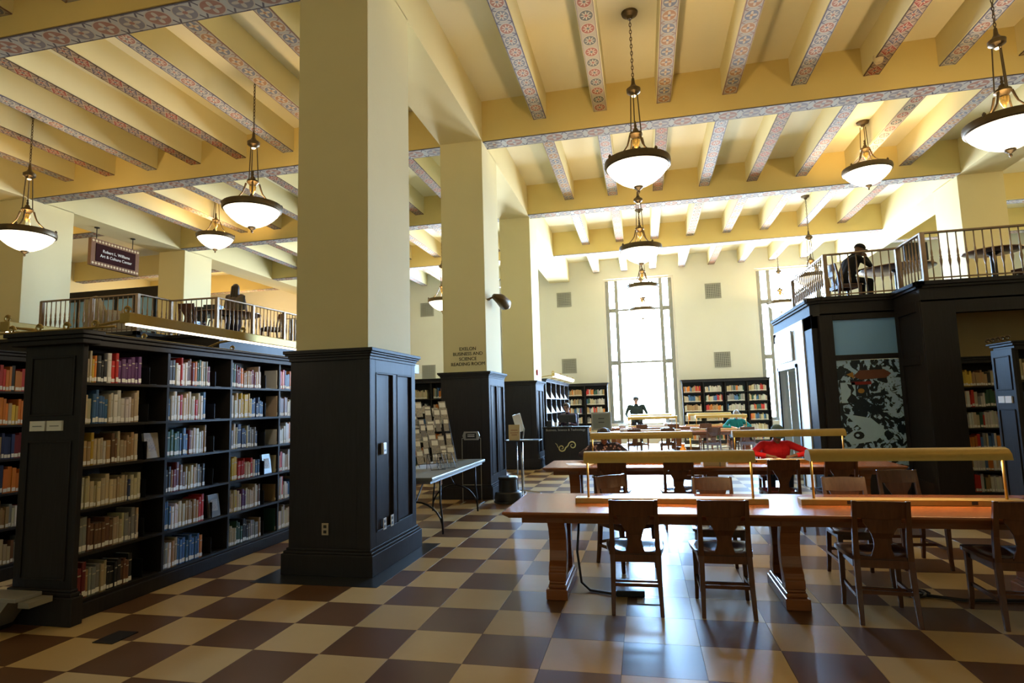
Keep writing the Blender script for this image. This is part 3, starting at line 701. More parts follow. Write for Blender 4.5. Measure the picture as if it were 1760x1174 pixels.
# ================================================================== CHAIRS
def make_chair(label):
    t = thing('library_chair', label, 'chair', (0,0,0), 0, 'wooden library chairs')
    # saddle seat: grid with rounded outline
    nx, ny = 13, 11; v = []; b = MB()
    def P(i, j, top):
        u = -1+2*i/(nx-1); w = j/(ny-1)
        hw = .195+.035*math.sin(min(1, w*1.15)*PI/2)-(.02 if w > .93 else 0)
        x = u*hw; y = -.20+.42*w+(.018*(1-u*u) if w > .9 else 0)
        z = .445
        if top:
            z = .458-.022*math.exp(-((abs(x)-.085)**2/.006+(y+.02)**2/.02))+.004*math.exp(-(x*x/.0015))*(w > .4)
            if abs(u) > .99 or w < .01 or w > .99: z = .450
        else: z = .425
        return (x, y, z)
    for top in (0, 1):
        for j in range(ny):
            for i in range(nx): b.v.append(P(i, j, top))
    o_ = nx*ny
    for j in range(ny-1):
        for i in range(nx-1):
            a = j*nx+i; b.face((a, a+nx, a+nx+1, a+1)); b.face((o_+a, o_+a+1, o_+a+nx+1, o_+a+nx))
    ring = [i for i in range(nx)]+[j*nx+nx-1 for j in range(1, ny)]+[(ny-1)*nx+i for i in range(nx-2, -1, -1)]+[j*nx for j in range(ny-2, 0, -1)]
    for k in range(len(ring)): a, c = ring[k], ring[(k+1) % len(ring)]; b.face((a, c, o_+c, o_+a))
    b.build('seat', SEAT, t, smooth='auto')
    for s in (-1, 1):
        def sq(x, y, z, h): return [(x-h, y-h, z), (x+h, y-h, z), (x+h, y+h, z), (x-h, y+h, z)]
        MB().loft([sq(s*.178, -.262, 0, .014), sq(s*.172, -.225, .22, .018), sq(s*.168, -.205, .43, .020), sq(s*.168, -.215, .60, .018), sq(s*.168, -.262, .845, .014)]).build('leg', CHAIR, t, bevel=.003)
        MB().loft([sq(s*.192, .182, 0, .013), sq(s*.188, .175, .10, .015), sq(s*.186, .172, .43, .021)]).build('leg', CHAIR, t, bevel=.003)
        MB().box(s*.182-.010, s*.182+.010, -.21, .165, .17, .195).build('stretcher', CHAIR, t)
        MB().box(s*.180-.011, s*.180+.011, -.19, .16, .375, .43).build('apron', CHAIR, t)
    MB().box(-.165, .165, -.232, -.212, .20, .225).build('stretcher', CHAIR, t); MB().box(-.175, .175, -.035, -.015, .168, .192).build('stretcher', CHAIR, t)
    MB().box(-.17, .17, .16, .18, .375, .43).build('apron', CHAIR, t); MB().box(-.155, .155, -.215, -.195, .375, .43).build('apron', CHAIR, t)
    # curved top rail
    secs = []
    for k in range(9):
        u = -1+k/4; x = u*.168; y = -.232-.022*(1-u*u)
        secs.append([(x, y-.010, .715+.012*(u*u)), (x, y+.012, .715+.012*(u*u)), (x, y-.012, .838+.006*(1-u*u)), (x, y-.030, .838+.006*(1-u*u))])
    MB().loft(secs).build('top_rail', CHAIR, t, bevel=.003)
    # vase-shaped splat
    half = [(.125, .72), (.118, .695), (.095, .66), (.072, .62), (.058, .58), (.052, .545), (.055, .51), (.065, .48), (.072, .455), (.072, .44)]
    fr = []; 
    for hx, z in half: fr.append((hx, -.205-(z-.45)*.12-.012*(z > .6), z))
    b = MB(); n = len(fr)
    for yy in (-.007, .007): b.v += [(-x, y+yy, z) for x, y, z in fr]+[(x, y+yy, z) for x, y, z in fr]
    for i in range(n-1):
        b.face((i, i+1, n+i+1, n+i)); b.face((2*n+i, 3*n+i, 3*n+i+1, 2*n+i+1)); b.face((i, 2*n+i, 2*n+i+1, i+1)); b.face((n+i, n+i+1, 3*n+i+1, 3*n+i))
    b.face((0, n, 3*n, 2*n)); b.face((n-1, 3*n-1, 4*n-1, 2*n-1))
    b.build('splat', CHAIR, t)
    return t
chair0 = make_chair('wooden library chair, first from the left tucked at the near table front')
chair0.location = (-.125, 4.93, 0); chair0.rotation_euler[2] = .02
R_ = math.radians
chs = [(.53, 4.95, 0, 'wooden library chair, second from the left along the near table front'),
       (1.60, 4.95, -4, 'wooden library chair, third from the left along the near table front, in shadow'),
       (2.47, 4.97, -2, 'dark wooden library chair cut by the right edge at the near table'),
       (-.22, 6.02, 180+38, 'wooden library chair turned askew on the far side of the near table'),
       (.60, 5.80, 180, 'wooden library chair on the far side of the near table behind the left lamp'),
       (1.75, 5.80, 180, 'wooden library chair on the far side of the near table under the right lamp'),
       (2.42, 6.36, 185, 'wooden library chair pulled back far side of the near table, rightmost'),
       (-.44, 8.0, 0, 'dark wooden chair at the second table front, leftmost'),
       (.38, 8.0, 0, 'dark wooden chair at the second table front, left of the red reader'),
       (1.60, 8.0, 0, 'dark wooden chair opposite the reader in red'),
       (2.23, 8.05, 4, 'dark wooden chair at the second table front, rightmost'),
       (-.62, 9.62, 180, 'wooden chair under the person in the floral top'),
       (1.86, 9.66, 180, 'wooden chair under the reader in red'),
       (.62, 9.75, 170, 'empty wooden chair between the two readers at the second table'),
       (-.30, 17.1, 0, 'far wooden chair at the third table front, leftmost of the row'),
       (.60, 17.1, 0, 'far wooden chair at the third table front, second of the row'),
       (1.75, 17.0, 8, 'far wooden chair at the third table front, third of the row'),
       (2.65, 17.1, 0, 'far wooden chair at the third table front, rightmost of the row'),
       (-.1, 20.3, 0, 'farthest wooden chair at the window table, left one'),
       (.9, 20.3, 0, 'farthest wooden chair at the window table, middle one'),
       (2.62, 18.75, 180, 'wooden chair under the person in the teal shirt'),
       (1.9, 20.25, 0, 'farthest wooden chair at the window table, right one')]
for x, y, a, lb in chs: copy_tree(chair0, (x, y, 0), R_(a), lb)
for x, y, z, a, lb in ((3.80, 12.05, DZ-.02, -75, 'wooden chair under the seated reader on the right mezzanine'), (6.55, 11.5, DZ-.02, 120, 'wooden chair against the pale column on the right mezzanine'),
                       (-9.9, 11.4, DZ-.02, 10, 'wooden chair at the round table on the left mezzanine'), (-8.9, 12.9, DZ-.02, 150, 'wooden chair beside the standing woman on the left mezzanine')):
    copy_tree(chair0, (x, y, z), R_(a), lb)

# ================================================================== BOOKCASES
COLORS = {'cream': (.50, .42, .27), 'beige': (.40, .32, .20), 'white': (.55, .54, .50), 'grey': (.20, .20, .20), 'black': (.015, .015, .018), 'navy blue': (.02, .035, .10), 'blue': (.04, .12, .28), 'dark green': (.02, .07, .045),
          'red': (.42, .02, .015), 'maroon': (.14, .015, .02), 'orange': (.55, .17, .02), 'yellow': (.55, .38, .05), 'brown': (.13, .06, .03), 'tan': (.33, .21, .10), 'purple': (.10, .03, .12)}
NAMES = list(COLORS)
PAL = {'warm': ['red','red','cream','orange','black','navy blue','white','red','yellow','purple','grey'], 'cream': ['cream','cream','cream','beige','white','dark green','navy blue','blue','beige'],
       'mixed': ['cream','beige','white','grey','black','navy blue','blue','dark green','red','maroon','orange','yellow','brown','tan','cream','beige','white'],
       'ochre': ['cream','yellow','cream','tan','brown','black','purple','beige','yellow','white'], 'dull': ['black','brown','cream','maroon','grey','tan','navy blue','cream','beige'], 'light': ['white','cream','white','grey','blue','cream','tan','orange','white','dark green','red']}
def book_mesh():
    b = MB(); # spine faces -y, origin at bottom centre of the spine; unit size x (thickness) y (depth) z (height)
    b.box(-.5, -.42, 0, 1, 0, 1, 0); b.box(.42, .5, 0, 1, 0, 1, 0)
    b.prism([(-.42, 0), (-.5, 0), (-.42, -.03), (-.2, -.05), (.2, -.05), (.42, -.03), (.5, 0), (.42, 0)][::-1], 0, 1, 2, 0)
    b.box(-.42, .42, .0, .96, .015, .985, 1)
    b.box(-.40, .40, -.058, -.045, .05, .20, 2)
    b.box(-.36, .36, -.056, -.048, .74, .78, 3)
    return b
BMB = book_mesh()
GILT = plain('spine_print', (0.42, 0.38, 0.28), 0.6)
BOOKM = BMB.mesh('book', [COVER, PAPER, PAPER, GILT])
class Stuff:
    def __init__(s): s.v = []; s.f = []; s.m = []; s.c = []
    def add(s, T, col):
        b = len(s.v); s.v += [tuple(T @ Vector(p)) for p in BV]; 
        for f, m in zip(BF, BMI): s.f.append(tuple(b+i for i in f)); s.m.append(m); s.c += [(*col, 1)]*len(f)
# light book for the joined ones: cover box and a spine label
_b = MB(); _b.box(-.5, .5, 0, 1, 0, 1, 0); _b.box(-.40, .40, -.02, 0, .05, .20, 1)
BV, BF, BMI = _b.v, _b.f, _b.m
stuff = Stuff()
single = []      # (T, colour name, label)
def fill(M, x0, x1, y, z, pal, hmax=.27, fillto=1.0, where=None, lean=True, tmin=.022, tmax=.045, depth=.17):
    """books from x0 to x1 along the case's local x; spines facing local -y"""
    x = x0; i = 0; xe = x0+(x1-x0)*fillto; names = PAL[pal]; cur = random.choice(names)
    run_h = random.uniform(.80, .95)*hmax
    while True:
        w = random.uniform(tmin, tmax)
        if x+w > xe: break
        if random.random() < .45: cur = random.choice(names)
        h = min(hmax*1.04, run_h*random.uniform(.80, 1.14)); d = depth*random.uniform(.85, 1.1)
        if random.random() < .2: run_h = random.uniform(.75, .97)*hmax
        T = M @ Matrix.Translation((x+w/2, y+random.uniform(0, .012), z))
        c = COLORS[cur]; k = random.uniform(.8, 1.2); c = tuple(min(1, v*k*random.uniform(.93, 1.07)) for v in c)
        if where: single.append((T, (w*.96, d, h), c, cur, i, where))
        else: stuff.add(T @ Matrix.Diagonal((w*.96, d, h, 1)), c)
        x += w; i += 1
def T2(x, y, z, rz): return Matrix.Translation((x, y, z)) @ Matrix.Rotation(rz, 4, 'Z')

def bookcase(name, label, loc, rz, L, Dp, H, nshelf, bays, plinth=.12, two=False, mat=None, crown=True, group=None, endpanel=False, zs=None):
    """local x along the case, front faces local -y (y from 0 front to Dp back)"""
    mat = mat or DARK2
    t = thing(name, label, 'bookcase', loc, rz, group)
    e = .03
    zs = zs or [plinth+(H-.13-plinth)*k/nshelf for k in range(nshelf)]
    for x in (0, L-e) : MB().box(x, x+e, 0, Dp, 0, H-.1).build('side_panel', mat, t)
    MB().box(e, L-e, Dp/2-.01 if two else Dp-.02, Dp/2+.01 if two else Dp, plinth, H-.1).build('back_panel', mat, t)
    MB().box(-.02, L+.02, -.02, Dp+.02, 0, plinth-.02).build('plinth', DARK, t, bevel=.006)
    for k in range(1, bays):
        x = L*k/bays; MB().box(x-.014, x+.014, .01, Dp-.01 if two else Dp-.02, plinth, H-.1).build('divider', mat, t)
    for z in zs: MB().box(e, L-e, .005, Dp-.005 if two else Dp-.02, z-.022, z).build('shelf', mat, t)
    c = MB(); c.box(-.01, L+.01, -.01, Dp+.01, H-.1, H-.05); c.box(-.035, L+.035, -.035, Dp+.035, H-.05, H-.02); c.box(-.06, L+.06, -.06, Dp+.06, H-.02, H)
    c.build('crown', DARK, t, bevel=.005)
    return t, T2(*loc, rz), zs

# --- long double-sided case on the left, end panel toward the camera, shelves facing +x
LC = (-4.42, 3.93, 0)
t, M, zs = bookcase('long_bookcase', 'long dark double-sided bookcase on the left, its panelled end facing the viewer', LC, PI/2, 4.45, .52, 2.27, 6, 5, two=True, plinth=.14, zs=[.145, .50, .845, 1.185, 1.525, 1.865])
# end panel with mouldings (at local x<0)
e = MB(); e.box(-.04, 0, -.03, .55, .0, 2.18); e.build('end_panel', DARK, t, bevel=.004)
e = MB(); e.box(-.10, 0.0, -.10, .62, 0, .21); e.box(-.08, 0, -.07, .59, .21, .24); e.box(-.065, 0, -.05, .57, .24, .26)
e.build('end_plinth', DARK, t, bevel=.006)
e = MB()
for (za, zb) in ((.32, 1.40), (1.60, 2.08)):
    for (p, q, r_, s_) in ((.04, .055, za, zb), (.465, .48, za, zb), (.055, .465, za, za+.015), (.055, .465, zb-.015, zb)): e.box(-.052, -.04, p, q, r_, s_)
e.build('panel_moulding', DARK, t, bevel=.003)
e = MB(); e.box(-.11, .05, -.10, .62, 2.17, 2.21); e.box(-.13, .05, -.12, .64, 2.21, 2.24); e.box(-.15, .05, -.14, .66, 2.24, 2.275)
e.build('end_crown', DARK, t, bevel=.005)
for y in (.13, .30): MB().box(-.056, -.042, y, y+.15, 1.48, 1.56).build('label_card', PAPER, t)
for y in (.19, .36): MB().box(-.058, -.056, y-.03, y+.06, 1.515, 1.522).build('card_print', GREYP, t)
bayw = .865; pals = [['warm','mixed','mixed','warm'], ['cream','light','mixed','ochre'], ['ochre','mixed','dull','warm'], ['cream','dull','mixed','light'], ['dull','light','ochre','mixed'], ['dull','light','mixed','cream']]
SHN = ('top', 'second', 'third', 'fourth', 'fifth', 'bottom')
for bay in range(4):
    for s_ in range(6):
        z = zs[5-s_]; xs_ = .045+bay*bayw
        if bay < 3: fill(M, xs_, xs_+.56+random.uniform(-.04, .05), .03, z+.001, pals[s_][bay], .27, 1, where=(SHN[s_], bay))
        else: fill(M, xs_, xs_+.56, .03, z+.001, pals[s_][bay], .27)
        # far side of the double case
        M2 = M @ Matrix.Translation((0, .52, 0)) @ Matrix.Rotation(PI, 4, 'Z') @ Matrix.Translation((-4.45, 0, 0))
        fill(M2, .05+bay*.9, .6+bay*.9, .03, z+.001, 'mixed')
        # metal bookends in the gaps
        bx = xs_+.64
        b = MB(); b.box(0, .003, .02, .18, 0, .16, T=None); b.box(0, .09, .02, .18, 0, .003)
        o = b.build('bookend', BLACKM, None, tuple(M @ Vector((bx, .01, z+.002))), PI/2)
        tag(o, 'black metal bookend on the %s shelf, %s bay of the long left bookcase' % (SHN[s_], ('first', 'second', 'third', 'fourth')[bay]), 'bookend', 'black bookends on the long left bookcase')
# face-out books
for (bay, s_, c, nm) in ((0, 2, (.35, .33, .30), 'grey'), (2, 3, (.25, .33, .36), 'silvery blue'), (1, 4, (.10, .10, .10), 'black')):
    b = MB(); b.box(-.08, .08, -.012, .012, 0, .23, 0); b.box(-.074, .074, -.008, .008, .004, .232, 1); b.box(-.05, .05, -.0135, -.012, .06, .18, 2)
    ob = b.build('book', [plain('face_out_%s' % nm.replace(' ', '_'), c, .3), PAPER, LEAFLET]); ob.matrix_world = M @ Matrix.Translation((.045+bay*bayw+(.72 if s_ != 4 else .1-.02+.62), .05, zs[5-s_]+.004)) @ Matrix.Rotation(.14, 4, 'X').inverted()
    tag(ob, '%s book displayed cover outward on the %s shelf of the long left bookcase' % (nm, SHN[s_]), 'book')

for T, sz, c, cn_, i, (sh, bay) in single[:300]:
    o = D.objects.new('book', BOOKM); COL.objects.link(o)
    o.matrix_world = T @ Matrix.Diagonal((*sz, 1)); o.color = (*c, 1)
    tag(o, '%s book, %s from left on %s shelf, %s bay of long left bookcase' % (cn_, ordn(i), sh, ('first', 'second', 'third')[bay]), 'book', 'books on the long left bookcase')
for T, sz, c, cn_, i, w_ in single[300:]: stuff.add(T @ Matrix.Diagonal((*sz, 1)), c)

# light bars carried on scrolled brackets above the shelves
def light_bar(x, y0, y1, z, label, side=1):
    t = thing('shelf_light', label, 'light', (x, y0, z))
    MB().box(-.05, .05, 0, y1-y0, 0, .085).build('housing', BRASS, t, bevel=.006)
    MB().box(-.022, .022, .03, y1-y0-.03, -.012, 0).build('lamp_tube', TUBE, t)
    n = max(2, int((y1-y0)/1.3)+1)
    for k in range(n):
        yy = .03+(y1-y0-.06)*k/(n-1)
        MB().tube([(-.04*side, yy, .03), (-.28*side, yy, .0), (-.42*side, yy, -.045)], .012, 6).build('bracket', BRASS, t)
        MB().tube([(-.01+.035*math.cos(a)*(1-a/14), yy, .11+.035*math.sin(a)*(1-a/14)) for a in [k_*.5 for k_ in range(18)]], .008, 5).build('scroll', BRASS, t)
    l = D.lights.new('shelf_tube', 'AREA'); l.shape = 'RECTANGLE'; l.size = .05; l.size_y = (y1-y0)*.96; l.energy = BAR_W*(y1-y0); l.color = (1, .84, .6)
    o = D.objects.new('shelf_tube', l); COL.objects.link(o); o.parent = t; o.location = (0, (y1-y0)/2, -.02); o.rotation_euler = (0, 0, 0)
    return t
BAR_W = 2.4
light_bar(-4.07, 3.95, 8.3, 2.33, 'brass light bar over the long left bookcase')
light_bar(-5.30, 3.95, 8.3, 2.33, 'brass light bar on the far side of the long left bookcase', -1)
# scroll gallery on the end
g = thing('scroll_gallery', 'brass rod with scrolls across the end crown of the long left bookcase', 'trim', (-4.7, 3.88, 2.275))
MB().tube([(-.62, 0, .02), (.62, 0, .02)], .010, 6).build('rod', BRASS, g)
for k in range(4):
    cx = -.42+.28*k
    MB().tube([(cx+.036*math.cos(a)*(1-a/14), 0, .045+.036*math.sin(a)*(1-a/14)) for a in [k_*.5 for k_ in range(18)]], .009, 5).build('scroll', BRASS, g)

# --- second case further left
t, M, zs2 = bookcase('long_bookcase', 'second dark bookcase cut by the left edge, behind the long one', (-6.25, 4.6, 0), PI/2, 5.4, .5, 2.27, 6, 6, two=False, plinth=.14, zs=[.145, .50, .845, 1.185, 1.525, 1.865])
for bay in range(6):
    for s_ in range(6): fill(M, .04+bay*.9, .04+bay*.9+.72, .03, zs2[5-s_]+.001, ('warm', 'mixed', 'dull')[(s_+bay) % 3])
t, M, zs3 = bookcase('bookcase', 'dark bookcase facing the viewer seen between the first two columns', (-5.75, 13.0, 0), 0, 1.9, .32, 2.25, 6, 2)
for bay in range(2):
    for z in zs3: fill(M, .05+bay*.95, .9+bay*.95, .03, z+.001, 'light', .24, .95)
t, M, zs3 = bookcase('bookcase', 'dark wall bookcase left of the tall window', (-3.05, 22.85, 0), 0, 1.72, .32, 2.35, 6, 2)
for bay in range(2):
    for z in zs3: fill(M, .05+bay*.86, .8+bay*.86, .03, z+.001, 'light', .26, .92)
t, M, zs3 = bookcase('bookcase', 'wide dark wall bookcase right of the tall window', (1.42, 22.85, 0), 0, 3.05, .32, 2.35, 6, 4)
for bay in range(4):
    for z in zs3: fill(M, .05+bay*.76, .72+bay*.76, .03, z+.001, 'light', .26, .9)
# display shelving between the third column and the back wall, slanted magazines facing +x
t, M, zs3 = bookcase('display_case', 'dark display case of slanted magazines behind the service desk', (-2.62, 16.2, 0), PI/2, 5.0, .45, 2.3, 5, 5)
for bay in range(5):
    for k, z in enumerate(zs3):
        for q in range(3):
            b = MB(); b.box(-.12, .12, -.004, .004, 0, .30, 0); b.box(-.10, .10, -.006, -.004, .03, .27, 1)
            o = b.build('magazine', [PAPER, LEAFLET]); o.matrix_world = M @ Matrix.Translation((.18+bay+.31*q, .05, z+.004)) @ Matrix.Rotation(-.45, 4, 'X') @ Matrix.Rotation(.0, 4, 'Y')
            tag(o, 'pale magazine, %s from the near end on the %s shelf up of the display case' % (ordn(bay*3+q), ordn(k)), 'magazine', 'magazines on the slanted display case')
light_bar(-2.42, 16.3, 21.0, 2.36, 'pale light bar over the display case behind the service desk')
# alcove shelves under the right mezzanine
t, M, zs3 = bookcase('bookcase', 'tall dark bookcase in the alcove under the right mezzanine', (4.50, 10.15, 0), 0, 2.6, .34, 2.12, 6, 3)
for bay in range(3):
    for s_, z in enumerate(zs3): fill(M, .05+bay*.86, .82+bay*.86, .03, z+.001, 'ochre' if s_ == 5 else 'light', .25, .97)
# near right case: panelled end faces -x
t, M, zs3 = bookcase('bookcase', 'dark bookcase end with two cards at the right edge', (4.19, 7.85, 0), 0, 1.9, .40, 2.16, 6, 2)
e = MB(); e.box(-.035, 0, 0, .42, 0, 2.08)
for za, zb in ((.3, 1.38), (1.6, 2.0)):
    for (p, q, r_, s_) in ((.05, .065, za, zb), (.355, .37, za, zb), (.065, .355, za, za+.015), (.065, .355, zb-.015, zb)): e.box(-.046, -.035, p, q, r_, s_)
e.build('end_panel', DARK, t, bevel=.003)
for y in (.08, .22): MB().box(-.05, -.036, y, y+.12, 1.45, 1.53).build('label_card', PAPER, t)
for k in range(5):
    MB().tube([(-.05+.03*math.cos(a)*(1-a/14), .02+.1*k, 2.20+.03*math.sin(a)*(1-a/14)) for a in [k_*.5 for k_ in range(18)]], .008, 5).build('scroll', BRONZE, t)
for bay in range(2):
    for z in zs3: fill(M, .05+bay*.93, .85+bay*.93, .03, z+.001, 'dull', .25, .9)
me = D.meshes.new('books'); me.from_pydata(stuff.v, [], stuff.f); me.materials.append(COVERM); me.materials.append(PAPER)
me.polygons.foreach_set('material_index', stuff.m)
ca = me.color_attributes.new('Col', 'FLOAT_COLOR', 'CORNER'); ca.data.foreach_set('color', np.array(stuff.c, dtype=np.float32).ravel())
o = D.objects.new('books', me); COL.objects.link(o); tag(o, 'rows of smaller distant books filling the other bookcases', 'books', None, 'stuff')

# ================================================================== SERVICE DESK AND LEFT AREA
t = thing('service_desk', 'dark service desk with white lettering and a gold swirl before the third column', 'desk', (-1.95, 14.9, 0))
MB().box(-.55, .55, 0, .46, .08, .98).build('front_panel', DARK, t, bevel=.004); MB().box(-.53, .53, .03, .43, 0, .08).build('toe_kick', DARK2, t)
MB().box(-.58, .60, -.04, .50, .98, 1.01).build('counter', DARK2, t, bevel=.005)
b = MB()
for (p, q, r_, s_) in ((-.53, .53, .88, .895), (-.53, .53, .14, .155), (-.53, -.515, .155, .88), (.515, .53, .155, .88)): b.box(p, q, -.012, 0, r_, s_)
b.build('panel_moulding', DARK, t)
text('lettering', 'Business, Science & Technology', .078, (.0, -.004, .935), (PI/2, 0, 0), plain('pale_lettering', (.5, .5, .48)), t)
SW = plain('gold_swirl', (.60, .55, .28), .5)
def spiral(cx, cz, r, a0, turns, sgn):
    n = 22; return [(cx+r*(1-.78*k/n)*math.cos(a0+sgn*turns*2*PI*k/n), -.008, cz+r*(1-.78*k/n)*math.sin(a0+sgn*turns*2*PI*k/n)) for k in range(n+1)]
s1 = spiral(.16, .55, .105, PI, 1.3, -1); s2 = spiral(-.11, .49, .095, 0, 1.3, -1)
MB().tube(s1[::-1]+[(.025, -.008, .52)]+s2, [.006+.010*math.sin(PI*k/(len(s1)+len(s2))) for k in range(len(s1)+len(s2)+1)], 6).build('swirl_emblem', SW, t)
MB().tube([(-.20, -.008, .50), (-.23, -.008, .58), (-.27, -.008, .61)], [.008, .007, .004], 6).build('swirl_tip', SW, t)
def monitor(loc, rz, label, lit=False, w=.5, h=.32):
    t = thing('monitor', label, 'monitor', loc, rz)
    MB().box(-w/2, w/2, -.02, .025, .10, .10+h).build('screen_housing', BLACKP, t, bevel=.006)
    MB().box(-w/2+.015, w/2-.015, .025, .027, .115, .085+h).build('screen', SCREEN if lit else BLACKP, t)
    MB().box(-.03, .03, -.03, 0, .0, .22).build('neck', BLACKP, t); MB().box(-.12, .12, -.09, .09, 0, .012).build('stand_foot', BLACKP, t, bevel=.004)
    return t
monitor((-1.92, 15.15, 1.01), .05, 'black monitor back on the service desk', w=.44, h=.20)
monitor((5.02, 12.0, DZ+.70), .15, 'black monitor on the right mezzanine table', w=.42, h=.34)
monitor((-9.35, 12.3, DZ+.70), -.6, 'dark monitor on the left mezzanine round table', w=.5, h=.34)
tag(MB().box(-.07, .07, -.05, .05, 0, .15).build('pen_box', BLACKP, None, (-2.40, 15.15, 1.01), .2, bevel=.01), 'small black box at the left end of the service desk', 'box')
tag(MB().lathe([(0, 0), (.03, 0), (.034, .11), (.028, .11), (.026, .01), (0, .01)], 16, cap=False).build('cup', WHITE, None, (-2.22, 15.1, 1.01), smooth='auto'), 'white cup on the service desk', 'cup')
gs = thing('display_board', 'grey framed notice board standing between the desk and the window', 'sign', (-1.02, 14.5, 0))
MB().box(-.24, .24, -.015, .015, .93, 1.36).build('board_frame', GREYM, gs, bevel=.01); MB().box(-.20, .20, -.018, -.015, .97, 1.32).build('board_face', plain('board_grey', (.16, .17, .16)), gs)
for z in (1.11, 1.20): MB().box(-.07, .07, -.021, -.018, z, z+.018).build('printed_line', BLACKP, gs)
MB().tube([(0, 0, .93), (0, 0, .02)], .015, 8).build('pole', GREYM, gs); MB().lathe([(.16, 0), (.16, .012), (.03, .025)], 20).build('base', GREYM, gs)

# folding table
t = thing('folding_table', 'grey plastic folding table with bent metal legs between the columns', 'table', (-2.90, 8.05, 0))
MB().box(-.38, .38, -1.22, 1.22, .70, .745).build('table_top', plain('folding_table_top', (.17, .175, .155), .4), t, bevel=.012)
MB().box(-.34, .34, -1.17, 1.17, .665, .70).build('frame', GREYM, t)
for s in (-1, 1):
    MB().tube([(-.33, s*.80, .68), (-.33, s*.80, .38), (-.35, s*.80, .22), (-.36, s*.80, .0)], .013, 8).build('leg', BLACKM, t, smooth=True)
    MB().tube([(.33, s*.80, .68), (.33, s*.80, .38), (.35, s*.80, .22), (.36, s*.80, .0)], .013, 8).build('leg', BLACKM, t, smooth=True)
    MB().tube([(.36*math.cos(a), s*.80, .05+.34*math.sin(a)) for a in [PI*k/14 for k in range(15)]], .012, 8).build('leg_arch', BLACKM, t, smooth=True)
    MB().tube([(0, s*.80, .39), (0, s*.45, .66)], .010, 6).build('brace', BLACKM, t)
# leaflet rack on it
rk = thing('leaflet_rack', 'tiered wire rack full of leaflets on the grey folding table', 'rack', (-3.12, 8.15, .745), R_(38))
b = MB()
for x in (-.42, -.14, .14, .42): b.tube([(x, -.22, .01), (x, .20, .74)], .005, 5); b.tube([(x, .20, .74), (x, .24, .0)], .005, 5)
for k in range(7): b.tube([(-.42, -.20+.062*k, .05+.108*k), (.42, -.20+.062*k, .05+.108*k)], .004, 5)
b.build('wire_frame', BLACKM, rk)
lf = MB(); lf.box(-.049, .049, -.0015, .0015, 0, .20); lf.box(-.040, .040, -.0025, -.0015, .12, .18, 1); LFM = lf.mesh('leaflet', [LEAFLET, PAPER])
for k in range(7):
    for q in range(7):
        if random.random() < .08: continue
        o = D.objects.new('leaflet', LFM); COL.objects.link(o)
        Tm = T2(-3.12, 8.15, .745, R_(38)) @ Matrix.Translation((-.36+.12*q+random.uniform(-.012, .012), -.205+.062*k, .055+.108*k)) @ Matrix.Rotation(-.38, 4, 'X') @ Matrix.Rotation(random.uniform(-.05, .05), 4, 'Y') @ Matrix.Diagonal((random.choice((.8, 1, 1.15)), 1, random.choice((.7, .85, 1, 1.2)), 1))
        o.matrix_world = Tm; tag(o, 'printed leaflet, %s from left on the %s tier up of the rack' % (ordn(q), ordn(k)), 'leaflet', 'leaflets in the tiered rack')
for k, (lx, ly) in enumerate(((-2.80, 7.75), (-2.72, 7.95))):
    b = MB()
    for x in (-.10, 0, .10): b.tube([(x, -.10, .0), (x, -.08, .03), (x, .08, .20)], .004, 5)
    b.tube([(-.10, .08, .20), (.10, .08, .20)], .004, 5); b.tube([(-.10, -.10, .005), (.10, -.10, .005)], .004, 5); b.tube([(-.10, 0, .115), (.10, 0, .115)], .004, 5); b.tube([(-.10, .08, .20), (-.10, .10, 0)], .004, 5); b.tube([(.10, .08, .20), (.10, .10, 0)], .004, 5)
    tag(b.build('wire_stand', BLACKM, None, (lx, ly, .747), R_(38)), ('empty black wire book stand, nearer one on the folding table', 'empty black wire book stand, farther one on the folding table')[k], 'stand')
# wire floor sign
t = thing('floor_sign', 'thin metal floor stand with a small framed sign before the second column', 'sign', (-2.82, 9.52, 0))
b = MB()
for x in (-.16, .16): b.tube([(x, 0, .01), (x, 0, 1.06)], .006, 6); b.tube([(x, -.16, .01), (x, .16, .01)], .007, 6)
b.tube([(-.16, 0, .30), (.16, 0, .30)], .006, 6); b.tube([(-.16, 0, 1.06), (.16, 0, 1.06)], .006, 6); b.build('wire_frame', GREYM, t)
MB().prism([(-.12, 1.03), (.12, 1.03), (.15, 1.10), (.12, 1.17), (-.12, 1.17), (-.15, 1.10)], -.008, .008, axis=1).build('sign_plate', GREYM, t)
MB().box(-.09, .09, -.011, -.008, 1.055, 1.145).build('sign_face', BLACKP, t)
for z in (1.085, 1.112): MB().box(-.06, .06, -.013, -.011, z, z+.010).build('printed_line', PAPER, t)
# column lettering and fittings
t = tag(D.objects.new('wall_lettering', None), 'dark capital lettering on the cream shaft of the second column', 'lettering'); COL.objects.link(t); t.location = (-3.02, 10.02, 2.45)
INK = plain('dark_ink', (.03, .022, .015))
for k, s_ in enumerate(('EXELON', 'BUSINESS AND', 'SCIENCE', 'READING ROOM')): text('text_line', s_, .083, (.02, -.004, .150-.090*k), (PI/2, 0, 0), INK, t, ext=.003)
def outlet(loc, rz, label, double=False):
    t = thing('wall_outlet', label, 'outlet', loc, rz)
    MB().box(-.036, .036, -.006, 0, -.057, .057).build('plate', plain('outlet_plate', (.42, .36, .26)), t, bevel=.002)
    for z in (-.025, .025): MB().box(-.016, .016, -.009, -.006, z-.014, z+.014).build('socket', BLACKP, t)
outlet((-3.10, 5.395, .43), 0, 'metal power outlet low on the front of the big column')
outlet((-2.617, 5.70, .43), PI/2, 'left outlet of the pair low on the right side of the big column')
outlet((-2.617, 5.88, .43), PI/2, 'right narrower outlet of the pair on the right side of the big column')
t = thing('thermostat', 'white oblong sensor on the blue-lit side panel of the big column', 'thermostat', (-2.635, 5.70, 1.12))
